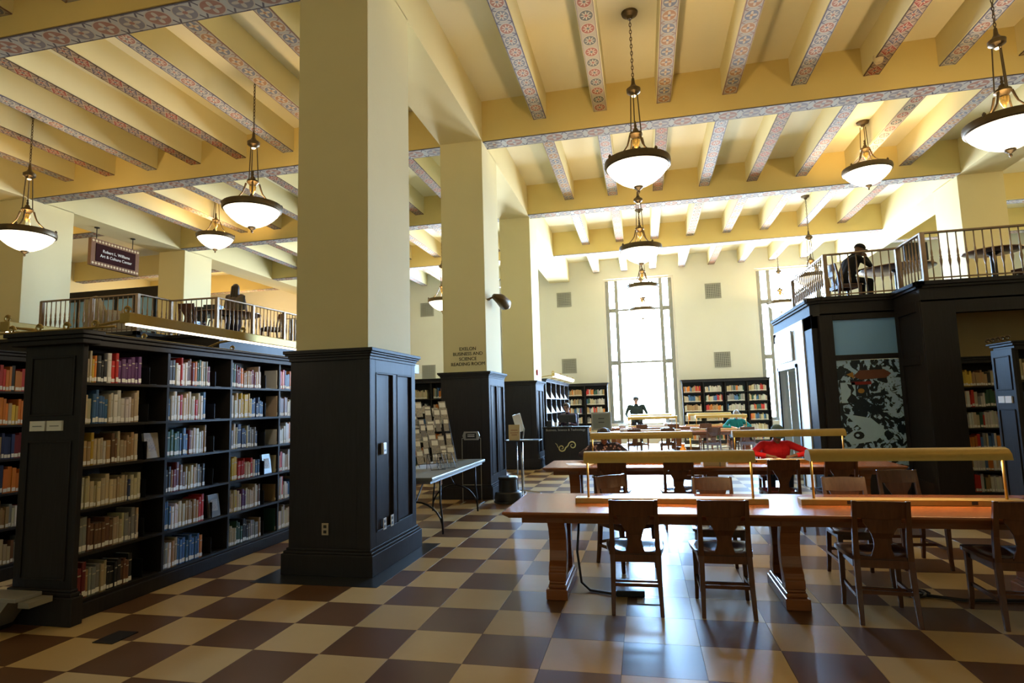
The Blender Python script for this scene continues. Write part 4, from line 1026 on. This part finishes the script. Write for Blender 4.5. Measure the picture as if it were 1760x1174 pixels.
MB().box(0, .03, -.04, .04, 0, .12).build('housing', WHITE, t, bevel=.008); MB().box(.03, .032, -.02, .02, .03, .05).build('slot', GREYP, t)
t = thing('fire_alarm', 'small red fire alarm on the third column', 'alarm', (-2.66, 15.04, 2.41)); MB().box(0, .04, -.05, .05, -.07, .07).build('housing', plain('alarm_red', (.4, .02, .02)), t, bevel=.006); MB().lathe([(0, 0), (.02, 0), (.02, .01), (0, .01)], 10, (.045, 0, -.01), cap=False).build('strobe', WHITE, t)
t = thing('wall_spotlight', 'bronze shell spotlight fixed to the side of the second column', 'light', (-2.66, 10.18, 3.48))
MB().lathe([(0, 0), (.05, 0), (.05, .02), (0, .02)], 12, cap=False).build('mount', BRONZE, t)
MB().tube([(0, 0, .01), (.10, .08, .07), (.16, .20, .05)], .018, 8).build('arm', BRONZE, t)
MB().tube([(.10, .10, .08), (.17, .28, .06), (.22, .48, -.01), (.24, .60, -.04)], [.05, .10, .12, .05], 12).build('shell', BRONZE, t, smooth=True)
for x, y, z, lb in ((3.78, 9.6, 6.72, 'white box speaker on a ceiling beam above the right mezzanine'),):
    t = thing('ceiling_speaker', lb, 'speaker', (x, y, z)); MB().lathe([(0, -.07), (.05, -.07), (.07, -.02), (.07, .05), (0, .05)], 16, cap=False).build('housing', CREAMP, t, smooth='auto'); MB().box(-.02, .02, -.02, .02, .05, .12).build('mount', CREAMP, t)
# height-adjustable stand, paper sign, tilted screen, step stool
t = thing('display_stand', 'chrome-post stand with a small dark shelf beside the second column', 'stand', (-2.12, 10.35, 0))
MB().box(-.30, .32, -.2, .2, .955, .975).build('shelf', BLACKP, t, bevel=.004)
MB().tube([(-.02, 0, .05), (-.02, 0, .955)], .022, 10).build('post', CHROME, t, smooth=True); MB().tube([(-.12, .05, .05), (-.12, .05, .955)], .012, 8).build('post', CHROME, t, smooth=True)
for a in (.2, 1.7, 3.3, 4.9):
    MB().tube([(-.02, 0, .10), (-.02+.30*math.cos(a), .30*math.sin(a), .055)], .013, 6).build('foot_arm', CHROME, t)
    MB().tube([(-.02+.30*math.cos(a), .30*math.sin(a)-.012, .026), (-.02+.30*math.cos(a), .30*math.sin(a)+.012, .026)], .026, 10).build('caster', BLACKP, t)
tag(MB().box(-.10, .10, -.008, .008, 0, .27).build('paper_sign', CREAMP, None, (-2.24, 10.22, .975), .05, bevel=.001), 'tan paper sign standing on the small dark shelf', 'sign')
SG = D.objects['paper_sign']
for z, w in ((.17, .06), (.125, .07), (.09, .05)): MB().box(-w, w, -.0105, -.008, z, z+.008).build('printed_line', RED, SG)
t = thing('tablet', 'white tilted screen above the small dark shelf', 'screen', (-2.14, 10.46, .975)); 
o = MB().box(-.075, .075, -.012, .012, .14, .46).build('panel', WHITE, t, bevel=.004); o.rotation_euler = (0, -.25, .5); MB().tube([(0, 0, 0), (0.03, 0, .2)], .012, 8).build('arm', CHROME, t)
for k, (x, y, c) in enumerate(((-2.02, 10.28, PAPER), (-1.90, 10.33, plain('flyer_blue', (.12, .2, .4))))):
    tag(MB().box(-.10, .10, -.07, .07, 0, .006).build('flyer', c, None, (x, y, .975), .3*k), ('white flyer lying on the small dark shelf', 'blue flyer lying at the right end of the small dark shelf')[k], 'paper')
t = thing('step_stool', 'round black rolling step stool at the foot of the display stand', 'stool', (-2.26, 9.72, 0))
MB().lathe([(.225, .03), (.23, .06), (.215, .16), (.20, .175), (.13, .18)], 28).build('lower_step', BLACKP, t, smooth='auto')
MB().lathe([(.155, .18), (.15, .36), (.16, .37), (.165, .40), (.15, .415), (0, .415)], 28, cap=False).build('upper_step', BLACKP, t, smooth='auto')
MB().lathe([(.235, .0), (.24, .01), (.235, .03), (.1, .03)], 28).build('rubber_ring', BLACKP, t)
# wall vents
for i, (x, z, lb) in enumerate(((-2.90, 5.72, 'upper grey wall vent left of the tall window'), (-2.79, 3.06, 'lower grey wall vent left of the tall window'), (2.77, 5.69, 'upper grey wall vent right of the tall window'), (2.95, 3.07, 'lower grey wall vent right of the tall window'), (-8.68, 5.68, 'upper grey wall vent seen between the first two columns'), (-8.64, 3.06, 'lower grey wall vent seen between the first two columns'))):
    t = thing('wall_vent', lb, 'vent', (x, BACK, z), 0, 'grey wall vents'); w = .29
    b = MB(); b.box(-w, w, -.03, 0, w-.03, w); b.box(-w, w, -.03, 0, -w, -w+.03); b.box(-w, -w+.03, -.03, 0, -w+.03, w-.03); b.box(w-.03, w, -.03, 0, -w+.03, w-.03); b.build('frame', VENT, t)
    b = MB()
    for k in range(1, 9): q = -w+2*w*k/9; b.box(q-.012, q+.012, -.024, -.010, -w+.03, w-.03); b.box(-w+.03, w-.03, -.022, -.008, q-.012, q+.012)
    o = b.build('grid_bars', VENT, t); o['kind'] = 'stuff'
    MB().box(-w+.03, w-.03, -.006, -.001, -w+.03, w-.03).build('backing', BLACKP, t)
# floor plates, cables, left device
t = tag(MB().box(-.085, .085, -.11, .11, 0, .006).build('floor_plate', BLACKM, None, (-3.79, 3.72, .0), 0), 'dark metal floor plate in the cream and brown tiles at lower left', 'floor plate')
t = tag(MB().box(-.09, .09, -.07, .07, 0, .006).build('floor_box', GREYM, None, (-.04, 5.0, 0), 0), 'grey floor socket cover under the first near chair', 'floor plate')
t = tag(MB().tube([(-.60, 5.30, .62), (-.63, 5.3, .3), (-.60, 5.28, .05), (-.52, 5.2, .012), (-.3, 5.12, .012), (-.1, 5.10, .012)], .011, 6).build('power_cable', BLACKP, smooth=True), 'black power cable running down the left trestle to the floor socket', 'cable')
t = tag(MB().box(-.14, .09, -.03, .03, 0, .05).build('power_strip', BLACKP, None, (-.16, 5.12, .0), .05, bevel=.008), 'black power plug block on the floor under the first near chair', 'power strip')
t = tag(MB().tube([(2.0, 5.42, .015), (2.3, 5.30, .015), (2.75, 5.34, .015), (3.2, 5.4, .015)], .013, 6).build('power_cable', BLACKP, smooth=True), 'black power cable on the floor behind the right near chairs', 'cable')
t = tag(MB().tube([(2.02+.10*math.cos(a*1.3)*math.cos(a*.3), 5.42+.07*math.sin(a*1.3), .02+.012*math.sin(a*2)) for a in [k*.5 for k in range(26)]], .010, 6).build('cable_coil', BLACKP, smooth=True), 'tangled black cable coil on the floor right of the third near chair', 'cable')
t = thing('book_scanner', 'low pale metal trolley with red digits at the lower left edge', 'device', (-4.86, 3.70, 0))
MB().box(-.35, .30, -.10, .10, .24, .27).build('top_plate', GREYM, t, bevel=.004); MB().box(.30, .40, -.08, .10, .20, .24).build('side_tray', plain('tan_tray', (.22, .20, .16)), t)
MB().prism([(-.32, .24), (.22, .24), (.10, .10), (.02, .0), (-.32, .0)], -.09, .09, axis=1).build('body', GREYM, t)
for x in (.045, .075): text('digit', '8', .03, (x+.01, -.104, .255), (PI/2, 0, 0), LED, t)
MB().box(.03, .11, -.102, -.10, .238, .272).build('display', BLACKP, t)
for x in (-.28, .02): MB().tube([(x, -.1, .03), (x, .1, .03)], .03, 12).build('wheel', BLACKP, t)
# things on the second table
t = thing('bottle', 'amber drinks bottle on the second table behind the left lamp', 'bottle', (.52, 8.95, TZ)); MB().lathe([(0, 0), (.045, 0), (.048, .02), (.048, .15), (.03, .19), (.022, .21), (0, .21)], 20, cap=False).build('body', plain('amber_drink', (.65, .27, .02), .2), t, smooth='auto'); MB().lathe([(0, .21), (.025, .21), (.025, .235), (0, .235)], 16, cap=False).build('cap', plain('orange_cap', (.6, .2, .02)), t)
t = thing('tissue_box', 'cream box lying on the front edge of the second table', 'box', (.86, 8.25, TZ), 0); MB().box(-.14, .14, -.05, .05, 0, .075).build('carton', CREAMP, t, bevel=.003); MB().box(.06, .075, -.052, -.05, 0, .075).build('printed_band', GREYP, t)
for k, (x, y, a) in enumerate(((-1.0, 8.55, .3), (-.86, 8.45, -.2))): tag(MB().box(-.11, .11, -.14, .14, 0, .002).build('paper_sheet', PAPER, None, (x, y, TZ+.0025*k), a), ('white sheet on the left end of the second table, lower one', 'white sheet on the left end of the second table, upper one')[k], 'paper')
# piles on the far tables
for k, (x, y, n_, c) in enumerate(((-.6, 17.7, 3, 'tan'), (.55, 17.6, 4, 'white'), (1.4, 17.9, 3, 'brown'), (-.75, 20.8, 3, 'maroon'), (.75, 20.8, 4, 'cream'))):
    z = TZ
    for q in range(n_):
        h = .025+.01*(q % 2); b = MB(); b.box(-.12, .12, -.09, .09, 0, .004); b.box(-.12, .12, -.09, .09, h-.004, h); b.box(-.12, -.116, -.09, .09, .004, h-.004); b.box(-.115, .115, -.085, .085, .004, h-.004, 1)
        o = b.build('book', [COVER, PAPER], None, (x, y, z), .1*q-.1); o.color = (*COLORS[(c, 'grey', 'cream', 'navy blue')[q % 4]], 1); z += h
        tag(o, '%s closed book, %s from bottom of %s pile on far tables' % ((c, 'grey', 'cream', 'navy blue')[q % 4], ordn(q), ('leftmost third-table', 'middle third-table', 'right third-table', 'left window-table', 'right window-table')[k]), 'book', 'book piles on the far tables')

# ================================================================== PEOPLE
SKIN_D = plain('skin_dark', (.13, .065, .04), .5); SKIN_L = plain('skin_light', (.42, .24, .17), .5); SKIN_M = plain('skin_medium', (.28, .15, .09), .5)
EYE = plain('eye_dark', (.01, .01, .01), .3); LIP = plain('lip', (.20, .07, .06), .5)
def cloth(name, c): 
    n = N(name); f = n.noise(14, 3, n.coord()); m = n.done(n.mix(f, tuple(v*.8 for v in c), c), .85, 0, .2); n.bump(n.noise(9, 3, n.coord(), dist=.5), .25, .02); return m
def floral():
    n = N('floral_cloth'); co = n.coord(); v = n.new('ShaderNodeTexVoronoi'); v.inputs['Scale'].default_value = 22; n.t.links.new(co, v.inputs['Vector'])
    f = n.M('LESS_THAN', v.outputs['Distance'], .35); return n.done(n.mix(f, (.03, .02, .035), (.45, .28, .28)), .85)
def capsule(mb, a, b, ra, rb, seg=12):
    a, b = Vector(a), Vector(b); d = b-a
    if d.length < 1e-5: d = Vector((0, 0, 1e-3)); b = a+d
    d.normalize(); pts, rs = [], []
    for k in range(1, 5): t = PI/2*(1-k/4); pts.append(a-d*ra*math.sin(t)*.999); rs.append(max(.0015, ra*math.cos(t)))
    for k in range(0, 5): t = PI/2*k/4; pts.append(b+d*(rb*math.sin(t)*.999+.0002*k)); rs.append(max(.0015, rb*math.cos(t)))
    mb.tube(pts, rs, seg)
def ellipsoid(mb, c, r, T=None, seg=20, n=12):
    b = len(mb.v); mb.lathe([(max(1e-5, math.sin(PI*k/n)), -math.cos(PI*k/n)) for k in range(n+1)], seg, cap=False)
    R = T or Matrix()
    for i in range(b, len(mb.v)): p = Vector(mb.v[i]); p = R @ Vector((p.x*r[0], p.y*r[1], p.z*r[2])); mb.v[i] = (p.x+c[0], p.y+c[1], p.z+c[2])
def figure(label, loc, rz, J, mats, vox=.011, hair=None, hat=None, tilt=0.0, turn=0.0, hairmat=None, group=None, sk=1.0, skirt=None):
    """J: joints; mats: skin, top, trousers, shoes.  Local +y is where the figure faces."""
    mb = MB(); pr = []
    def C(a, b, ra, rb, m): capsule(mb, a, b, ra, rb); pr.append((Vector(a), Vector(b), ra, rb, m))
    V = {k: Vector(v) for k, v in J.items()}
    hip, chest, neck, head = V['hip'], V['chest'], V['neck'], V['head']
    belly = (hip+chest)/2
    for s in (-1, 1):
        C(hip+Vector((s*.075, 0, 0)), chest+Vector((s*.085, 0, 0)), .115, .115, 1)
        C(chest+Vector((s*.02, 0, .02)), V['sh'+'LR'[s > 0]]+Vector((-s*.03, 0, 0)), .11, .062, 1)
    C(belly, chest, .12, .13, 1); C(hip, hip+Vector((0, 0, .02)), .13, .13, 2)
    C(chest+Vector((0, 0, .08)), neck, .07, .052, 0 if 'open' in J else 1); C(neck, head, .05, .05, 0)
    R = Matrix.Rotation(turn, 4, 'Z') @ Matrix.Rotation(-tilt, 4, 'X')
    def HP(x, y, z): return head+(R @ Vector((x, y, z)))
    ellipsoid(mb, head+(R @ Vector((0, 0, .025))), (.076, .092, .105), R); pr.append((HP(0, 0, .05), HP(0, 0, -.02), .09, .08, 0))
    C(HP(0, .03, -.05), HP(0, .055, -.082), .055, .033, 0)                       # jaw
    C(HP(0, .085, .03), HP(0, .108, -.008), .009, .014, 0)                        # nose
    for s in (-1, 1): C(HP(s*.077, -.005, .025), HP(s*.079, -.008, -.012), .014, .010, 0)      # ears
    C(HP(-.018, .084, -.045), HP(.018, .084, -.045), .008, .008, 4)
    for s in (-1, 1): C(HP(s*.030, .078, .025), HP(s*.031, .079, .025), .011, .011, 3 if False else 5)
    for sd, s in (('L', -1), ('R', 1)):
        sh, el, wr = V['sh'+sd], V['el'+sd], V['wr'+sd]
        C(sh, el, .056, .043, 1); C(el, el.lerp(wr, .8), .042, .032, 1 if 'long' in J else 0); C(el.lerp(wr, .7), wr, .030, .024, 0)
        d = (wr-el).normalized(); side = d.cross(Vector((0, 0, 1))); side = side.normalized() if side.length > .1 else Vector((1, 0, 0))
        dn = d.cross(side).normalized(); dn = -dn if dn.z > 0 else dn
        for q in (-1, 0, 1): C(wr+side*.018*q+d*.015, wr+side*.024*q+d*.075, .016, .014, 0)
        for q, fl_ in enumerate((.065, .078, .072, .055)):                          # four fingers, curled
            p0 = wr+side*(-.030+.020*q)+d*.078; p1 = p0+d*fl_*.5+dn*.006; p2 = p1+d*fl_*.35+dn*.022; C(p0, p1, .0085, .008, 0); C(p1, p2, .008, .007, 0)
        t0 = wr+side*(-.022*s)+d*.02; t1 = t0+side*(-.030*s)+d*.032; C(t0, t1, .013, .010, 0); C(t1, t1+d*.028+side*(-.004*s), .010, .008, 0)
        th, kn, an = hip+Vector((s*.09, 0, -.01)), V['kn'+sd], V['an'+sd]
        C(th, kn, .088, .060, 2); C(kn, an, .058, .040, 2)
        f = Vector((0, 1, 0)) if 'toe' not in J else V['toe']
        C(an+Vector((0, 0, -.035))-f*.03, an+Vector((0, 0, -.045))+f*.13, .036, .030, 3)
    if skirt: C(hip, hip+Vector((0, 0, -skirt)), .15, .18, 2)
    src = mb.mesh('person_source', mats[0]); o = D.objects.new('person', src); COL.objects.link(o)
    m = o.modifiers.new('r', 'REMESH'); m.mode = 'VOXEL'; m.voxel_size = vox
    m = o.modifiers.new('s', 'SMOOTH'); m.iterations = 2; m.factor = .5
    dg = bpy.context.evaluated_depsgraph_get(); me = D.meshes.new_from_object(o.evaluated_get(dg)); o.modifiers.clear(); o.data = me; D.meshes.remove(src)
    me.materials.clear()
    for mm in list(mats)+[LIP, EYE]: me.materials.append(mm)
    nf = len(me.polygons); cen = np.empty(nf*3, dtype=np.float32); me.polygons.foreach_get('center', cen); cen = cen.reshape(-1, 3)
    best = np.full(nf, 9.); mi = np.zeros(nf, dtype=np.int32)
    for a, b, ra, rb, k in pr:
        a = np.array(a); d = np.array(b)-a; L2 = d@d+1e-9; t = np.clip(((cen-a)@d)/L2, 0, 1)
        dist = np.linalg.norm(cen-(a+t[:, None]*d), axis=1)-(ra+(rb-ra)*t)
        if k >= 4: dist -= .004
        w = dist < best; best[w] = dist[w]; mi[w] = k
    me.polygons.foreach_set('material_index', mi); me.polygons.foreach_set('use_smooth', [True]*nf)
    o.location = loc; o.rotation_euler = (0, 0, rz); tag(o, label, 'person', group)
    if hair:
        hb = MB(); ellipsoid(hb, tuple(head+(R @ Vector((0, -.012, .045)))), (.088, .098, .098), R)
        # keep the face open
        keep = [f for f in hb.f if not all((R.inverted() @ (Vector(hb.v[i])-head)).y > .045 and (R.inverted() @ (Vector(hb.v[i])-head)).z < .085 for i in f) and not all((R.inverted() @ (Vector(hb.v[i])-head)).z < -.03 for i in f)]
        hb.f = keep; hb.m = [0]*len(keep)
        if hair > .1:
            for s in (-.045, 0, .045): capsule(hb, HP(s, -.05, .04), HP(s*1.3, -.085, .02-hair), .055, .045)
            for s in (-1, 1): capsule(hb, HP(s*.07, -.02, .04), HP(s*.085, -.05, .03-hair*.9), .03, .028)
        hb.build('hair', hairmat, o, smooth=True)
    if hat:
        hb = MB(); ellipsoid(hb, tuple(HP(0, -.006, .06)), (.092, .104, .088), R)
        keep = [f for f in hb.f if not all((R.inverted() @ (Vector(hb.v[i])-head)).z < .05 for i in f)]
        hb.f = keep; hb.m = [0]*len(keep)
        if hat[1]: hb.prism([(.07*math.sin(a), .085+.075*math.cos(a)) for a in [PI*k/8-PI/2 for k in range(9)]], .055, .062); 
        if hat[1]:
            n0 = len(hb.v)-18
            for i in range(n0, len(hb.v)): hb.v[i] = tuple(head+(R @ Vector(hb.v[i])))
        hb.build('cap', hat[0], o, smooth=True)
    return o
HAIRK = plain('hair_black', (.012, .010, .010), .5); HAIRB = plain('hair_brown', (.035, .02, .012), .5); HAIRG = plain('hair_grey', (.22, .20, .18), .6)
SHOE = plain('shoe_black', (.012, .012, .012), .5); JEANS = cloth('denim', (.03, .05, .10)); BLK = cloth('black_cloth', (.012, .012, .014))
def seated(lean, headf, arms='table', z=0.0, eh=.36):
    """leaning angle moves chest and head forward"""
    hip = (0, 0, .545); cx = .40*math.sin(lean); cz = .545+.36*math.cos(lean)
    nk = (0, cx+.05+.06*math.sin(lean), cz+.13*math.cos(lean)+.03); hd = (0, nk[1]+.05+headf, nk[2]+.115-headf*.5)
    J = dict(hip=hip, chest=(0, cx, cz), neck=nk, head=hd, shL=(-.185, cx+.02, cz+.07), shR=(.185, cx+.02, cz+.07), knL=(-.12, .42, .50), knR=(.12, .42, .50), anL=(-.12, .40, .085), anR=(.12, .40, .085))
    if arms == 'table': J.update(elL=(-eh, cx+.16, .80), elR=(eh, cx+.16, .80), wrL=(-.14, cx+.32, .78), wrR=(.14, cx+.32, .78))
    else: J.update(elL=(-.24, cx+.06, cz-.20), elR=(.24, cx+.06, cz-.20), wrL=(-.14, cx+.30, .78), wrR=(.14, cx+.30, .78))
    return J
J = seated(.62, .05); J['elL'] = (-.42, .40, .80); J['elR'] = (.36, .42, .80); J['wrL'] = (-.17, .56, .775); J['wrR'] = (.16, .55, .775); J['long'] = (0, 0, 0)
figure('person in red shirt and grey cap bent over an open book', (1.84, 9.58, 0), PI, J, (SKIN_D, cloth('red_cloth', (.50, .012, .02)), JEANS, SHOE), .0075, hat=(cloth('grey_teal_cap', (.14, .20, .20)), True), tilt=.65)
bk = thing('open_book', 'open book lying in front of the reader in red', 'book', (1.74, 8.93, TZ), .05)
for s in (-1, 1):
    prf = [(0, .003), (s*.02, .022), (s*.07, .024), (s*.13, .010), (s*.135, .003)]
    MB().prism([(x, z) for x, z in (prf if s > 0 else prf[::-1])], -.095, .095, axis=1).build('page_block', PAPER, bk)
MB().box(-.14, .14, -.10, .10, 0, .003).build('cover', BRN, bk)
J = seated(.60, .04); J['long'] = (0, 0, 0)
figure('person with dark hair and floral top leaning over the left end of the second table', (-.62, 9.58, 0), PI, J, (SKIN_M, floral(), BLK, SHOE), .010, hair=.14, hairmat=HAIRB, tilt=.85)
J = seated(.15, .0, 'lap'); J['long'] = (0, 0, 0)
dz = Vector((0, 0, .0))
figure('person in red collar and dark jacket seated behind the service desk', (-1.98, 16.05, .30), PI-.3, J, (SKIN_L, cloth('dark_jacket', (.05, .03, .05)), BLK, SHOE), .012, hair=.02, hairmat=HAIRB, tilt=.25)
t = thing('office_chair', 'black office chair under the librarian behind the service desk', 'chair', (-1.98, 16.12, 0)); t.scale = (1, 1, 1.25)
MB().box(-.23, .23, -.22, .22, .54, .60).build('seat', BLACKP, t, bevel=.02); MB().box(-.21, .21, .20, .25, .66, 1.06).build('backrest', BLACKP, t, bevel=.02); MB().box(-.03, .03, .19, .22, .54, .75).build('back_bar', BLACKM, t)
MB().tube([(0, 0, .08), (0, 0, .54)], .028, 10).build('gas_post', BLACKM, t)
for k in range(5): a = 2*PI*k/5; MB().tube([(0, 0, .09), (.28*math.cos(a), .28*math.sin(a), .055)], .016, 6).build('leg', BLACKM, t); MB().lathe([(0, 0), (.025, 0), (.028, .025), (.02, .05), (0, .05)], 10, (.28*math.cos(a), .28*math.sin(a), 0), cap=False).build('caster', BLACKP, t)
def standing(h=1.75, lean=0.0):
    k = h/1.75
    J = dict(hip=(0, 0, .93), chest=(0, .02+.25*lean, 1.28), neck=(0, .03+.42*lean, 1.48), head=(0, .06+.55*lean, 1.60), shL=(-.19, .02+.3*lean, 1.40), shR=(.19, .02+.3*lean, 1.40),
             elL=(-.26, .05+.2*lean, 1.13), elR=(.26, .05+.2*lean, 1.13), wrL=(-.22, .25+.2*lean, 1.0), wrR=(.22, .25+.2*lean, 1.0), knL=(-.10, .02, .50), knR=(.10, .02, .50), anL=(-.10, -.02, .085), anR=(.10, -.02, .085), long=(0, 0, 0))
    J = {a: tuple(c*k for c in b) for a, b in J.items()}
    for a_ in ('anL', 'anR'): J[a_] = (J[a_][0], J[a_][1], .085)
    return J
figure('man in a dark sweater standing against the tall window looking down', (-.27, 21.9, 0), PI, dict(standing(1.80, .35), elL=(-.30, .20, 1.16), elR=(.30, .20, 1.16), wrL=(-.24, .45, 1.02), wrR=(.24, .45, 1.02), shL=(-.20, .13, 1.44), shR=(.20, .13, 1.44)), (SKIN_L, cloth('dark_green_sweater', (.03, .05, .05)), BLK, SHOE), .013, hair=.02, hairmat=HAIRK, tilt=.5).scale = (1.22, 1.15, 1)
J = seated(.35, .03); J['long'] = (0, 0, 0)
figure('grey-haired person in a teal shirt seated at the far right of the third table', (2.62, 18.68, 0), PI, J, (SKIN_L, cloth('teal_cloth', (.01, .17, .19)), BLK, SHOE), .012, hair=.02, hairmat=HAIRG, tilt=.5)
J = standing(1.68, 0.0); 
figure('woman with long dark hair and grey-brown sweater standing on the left mezzanine', (-10.05, 13.0, DZ-.02), .25, J, (SKIN_M, cloth('grey_brown_sweater', (.16, .12, .10)), cloth('dark_skirt', (.03, .02, .025)), SHOE), .012, hair=.22, hairmat=HAIRB, skirt=.35)
J = seated(.40, .06, 'lap'); J['long'] = (0, 0, 0); J['wrR'] = (.05, J['head'][1]+.08, J['head'][2]-.12); J['elR'] = (.22, .38, .78)
figure('seated person in black jacket and cap on the right mezzanine', (3.80, 12.05, DZ-.02), -PI/2+.25, J, (SKIN_D, BLK, BLK, SHOE), .011, hat=(BLK, True), tilt=.45, turn=0)

# more mezzanine furniture
t = thing('office_chair', 'black office chair with a bag on its back beside the left mezzanine table', 'chair', (-10.62, 12.45, DZ-.02), .4)
MB().box(-.23, .23, -.22, .22, .44, .50).build('seat', BLACKP, t, bevel=.02)
MB().loft([[(-.20, -.22, .55), (.20, -.22, .55), (.20, -.18, .55), (-.20, -.18, .55)], [(-.23, -.25, .75), (.23, -.25, .75), (.23, -.20, .75), (-.23, -.20, .75)], [(-.20, -.28, .98), (.20, -.28, .98), (.20, -.24, .98), (-.20, -.24, .98)]]).build('backrest', BLACKP, t, bevel=.02)
MB().tube([(0, 0, .08), (0, 0, .44)], .028, 10).build('gas_post', BLACKM, t)
for s in (-1, 1): MB().tube([(s*.24, -.12, .50), (s*.27, -.10, .68), (s*.27, .12, .68), (s*.24, .14, .50)], .014, 6).build('armrest', BLACKM, t)
for k in range(5): a = 2*PI*k/5; MB().tube([(0, 0, .09), (.28*math.cos(a), .28*math.sin(a), .055)], .016, 6).build('leg', BLACKM, t); MB().lathe([(0, 0), (.025, 0), (.028, .025), (.02, .05), (0, .05)], 10, (.28*math.cos(a), .28*math.sin(a), 0), cap=False).build('caster', BLACKP, t)
t = thing('armchair', 'cream upholstered armchair with a dark seat seen through the left mezzanine railing', 'chair', (-11.2, 10.6, DZ-.02), -.3)
CU = cloth('cream_upholstery', (.42, .35, .22))
MB().box(-.34, .34, -.30, .32, .12, .44).build('seat', BLK, t, bevel=.05); MB().loft([[(-.36, -.42, .10), (.36, -.42, .10), (.36, -.28, .10), (-.36, -.28, .10)], [(-.36, -.46, .60), (.36, -.46, .60), (.36, -.30, .60), (-.36, -.30, .60)], [(-.22, -.50, .92), (.22, -.50, .92), (.22, -.38, .92), (-.22, -.38, .92)]]).build('backrest', CU, t, bevel=.04)
for s in (-1, 1): MB().box(s*.40-.07, s*.40+.07, -.36, .34, .10, .62).build('arm', CU, t, bevel=.04)
for sx in (-1, 1):
    for sy in (-1, 1): MB().lathe([(0, 0), (.018, 0), (.028, .11), (0, .11)], 10, (sx*.36, sy*.28, 0), cap=False).build('leg', DARK2, t)
t = thing('storage_box', 'dark square box on the left mezzanine table', 'box', (-9.85, 12.0, DZ+.70), .2); MB().box(-.16, .16, -.13, .13, 0, .20).build('carton', BLACKP, t, bevel=.008); MB().box(-.17, .17, -.14, .14, .17, .215).build('lid', BLACKP, t, bevel=.006)
for k, (x, y) in enumerate(((-9.95, 11.7), (-9.2, 11.75))): tag(MB().box(-.11, .11, -.15, .15, 0, .004).build('paper_sheet', PAPER, None, (x, y, DZ+.70), .3*k), ('white paper at the left of the left mezzanine round table', 'white paper at the right of the left mezzanine round table')[k], 'paper')
t = thing('newspaper_rack', 'metal rack hung with papers behind the side railing of the left mezzanine', 'rack', (-9.05, 14.3, DZ-.02), .1)
for x in (-.45, .45): MB().tube([(x, -.15, 0), (x, 0, .95), (x, .15, 0)], .014, 6).build('side_frame', CHROME, t)
for k in range(6): MB().tube([(-.45, 0, .90-.0*k), (.45, 0, .90)], .010, 6).build('rod', CHROME, t) if k == 0 else MB().box(-.42+.145*k, -.31+.145*k, -.012, .012, .30, .88).build('hanging_paper', LEAFLET, t)
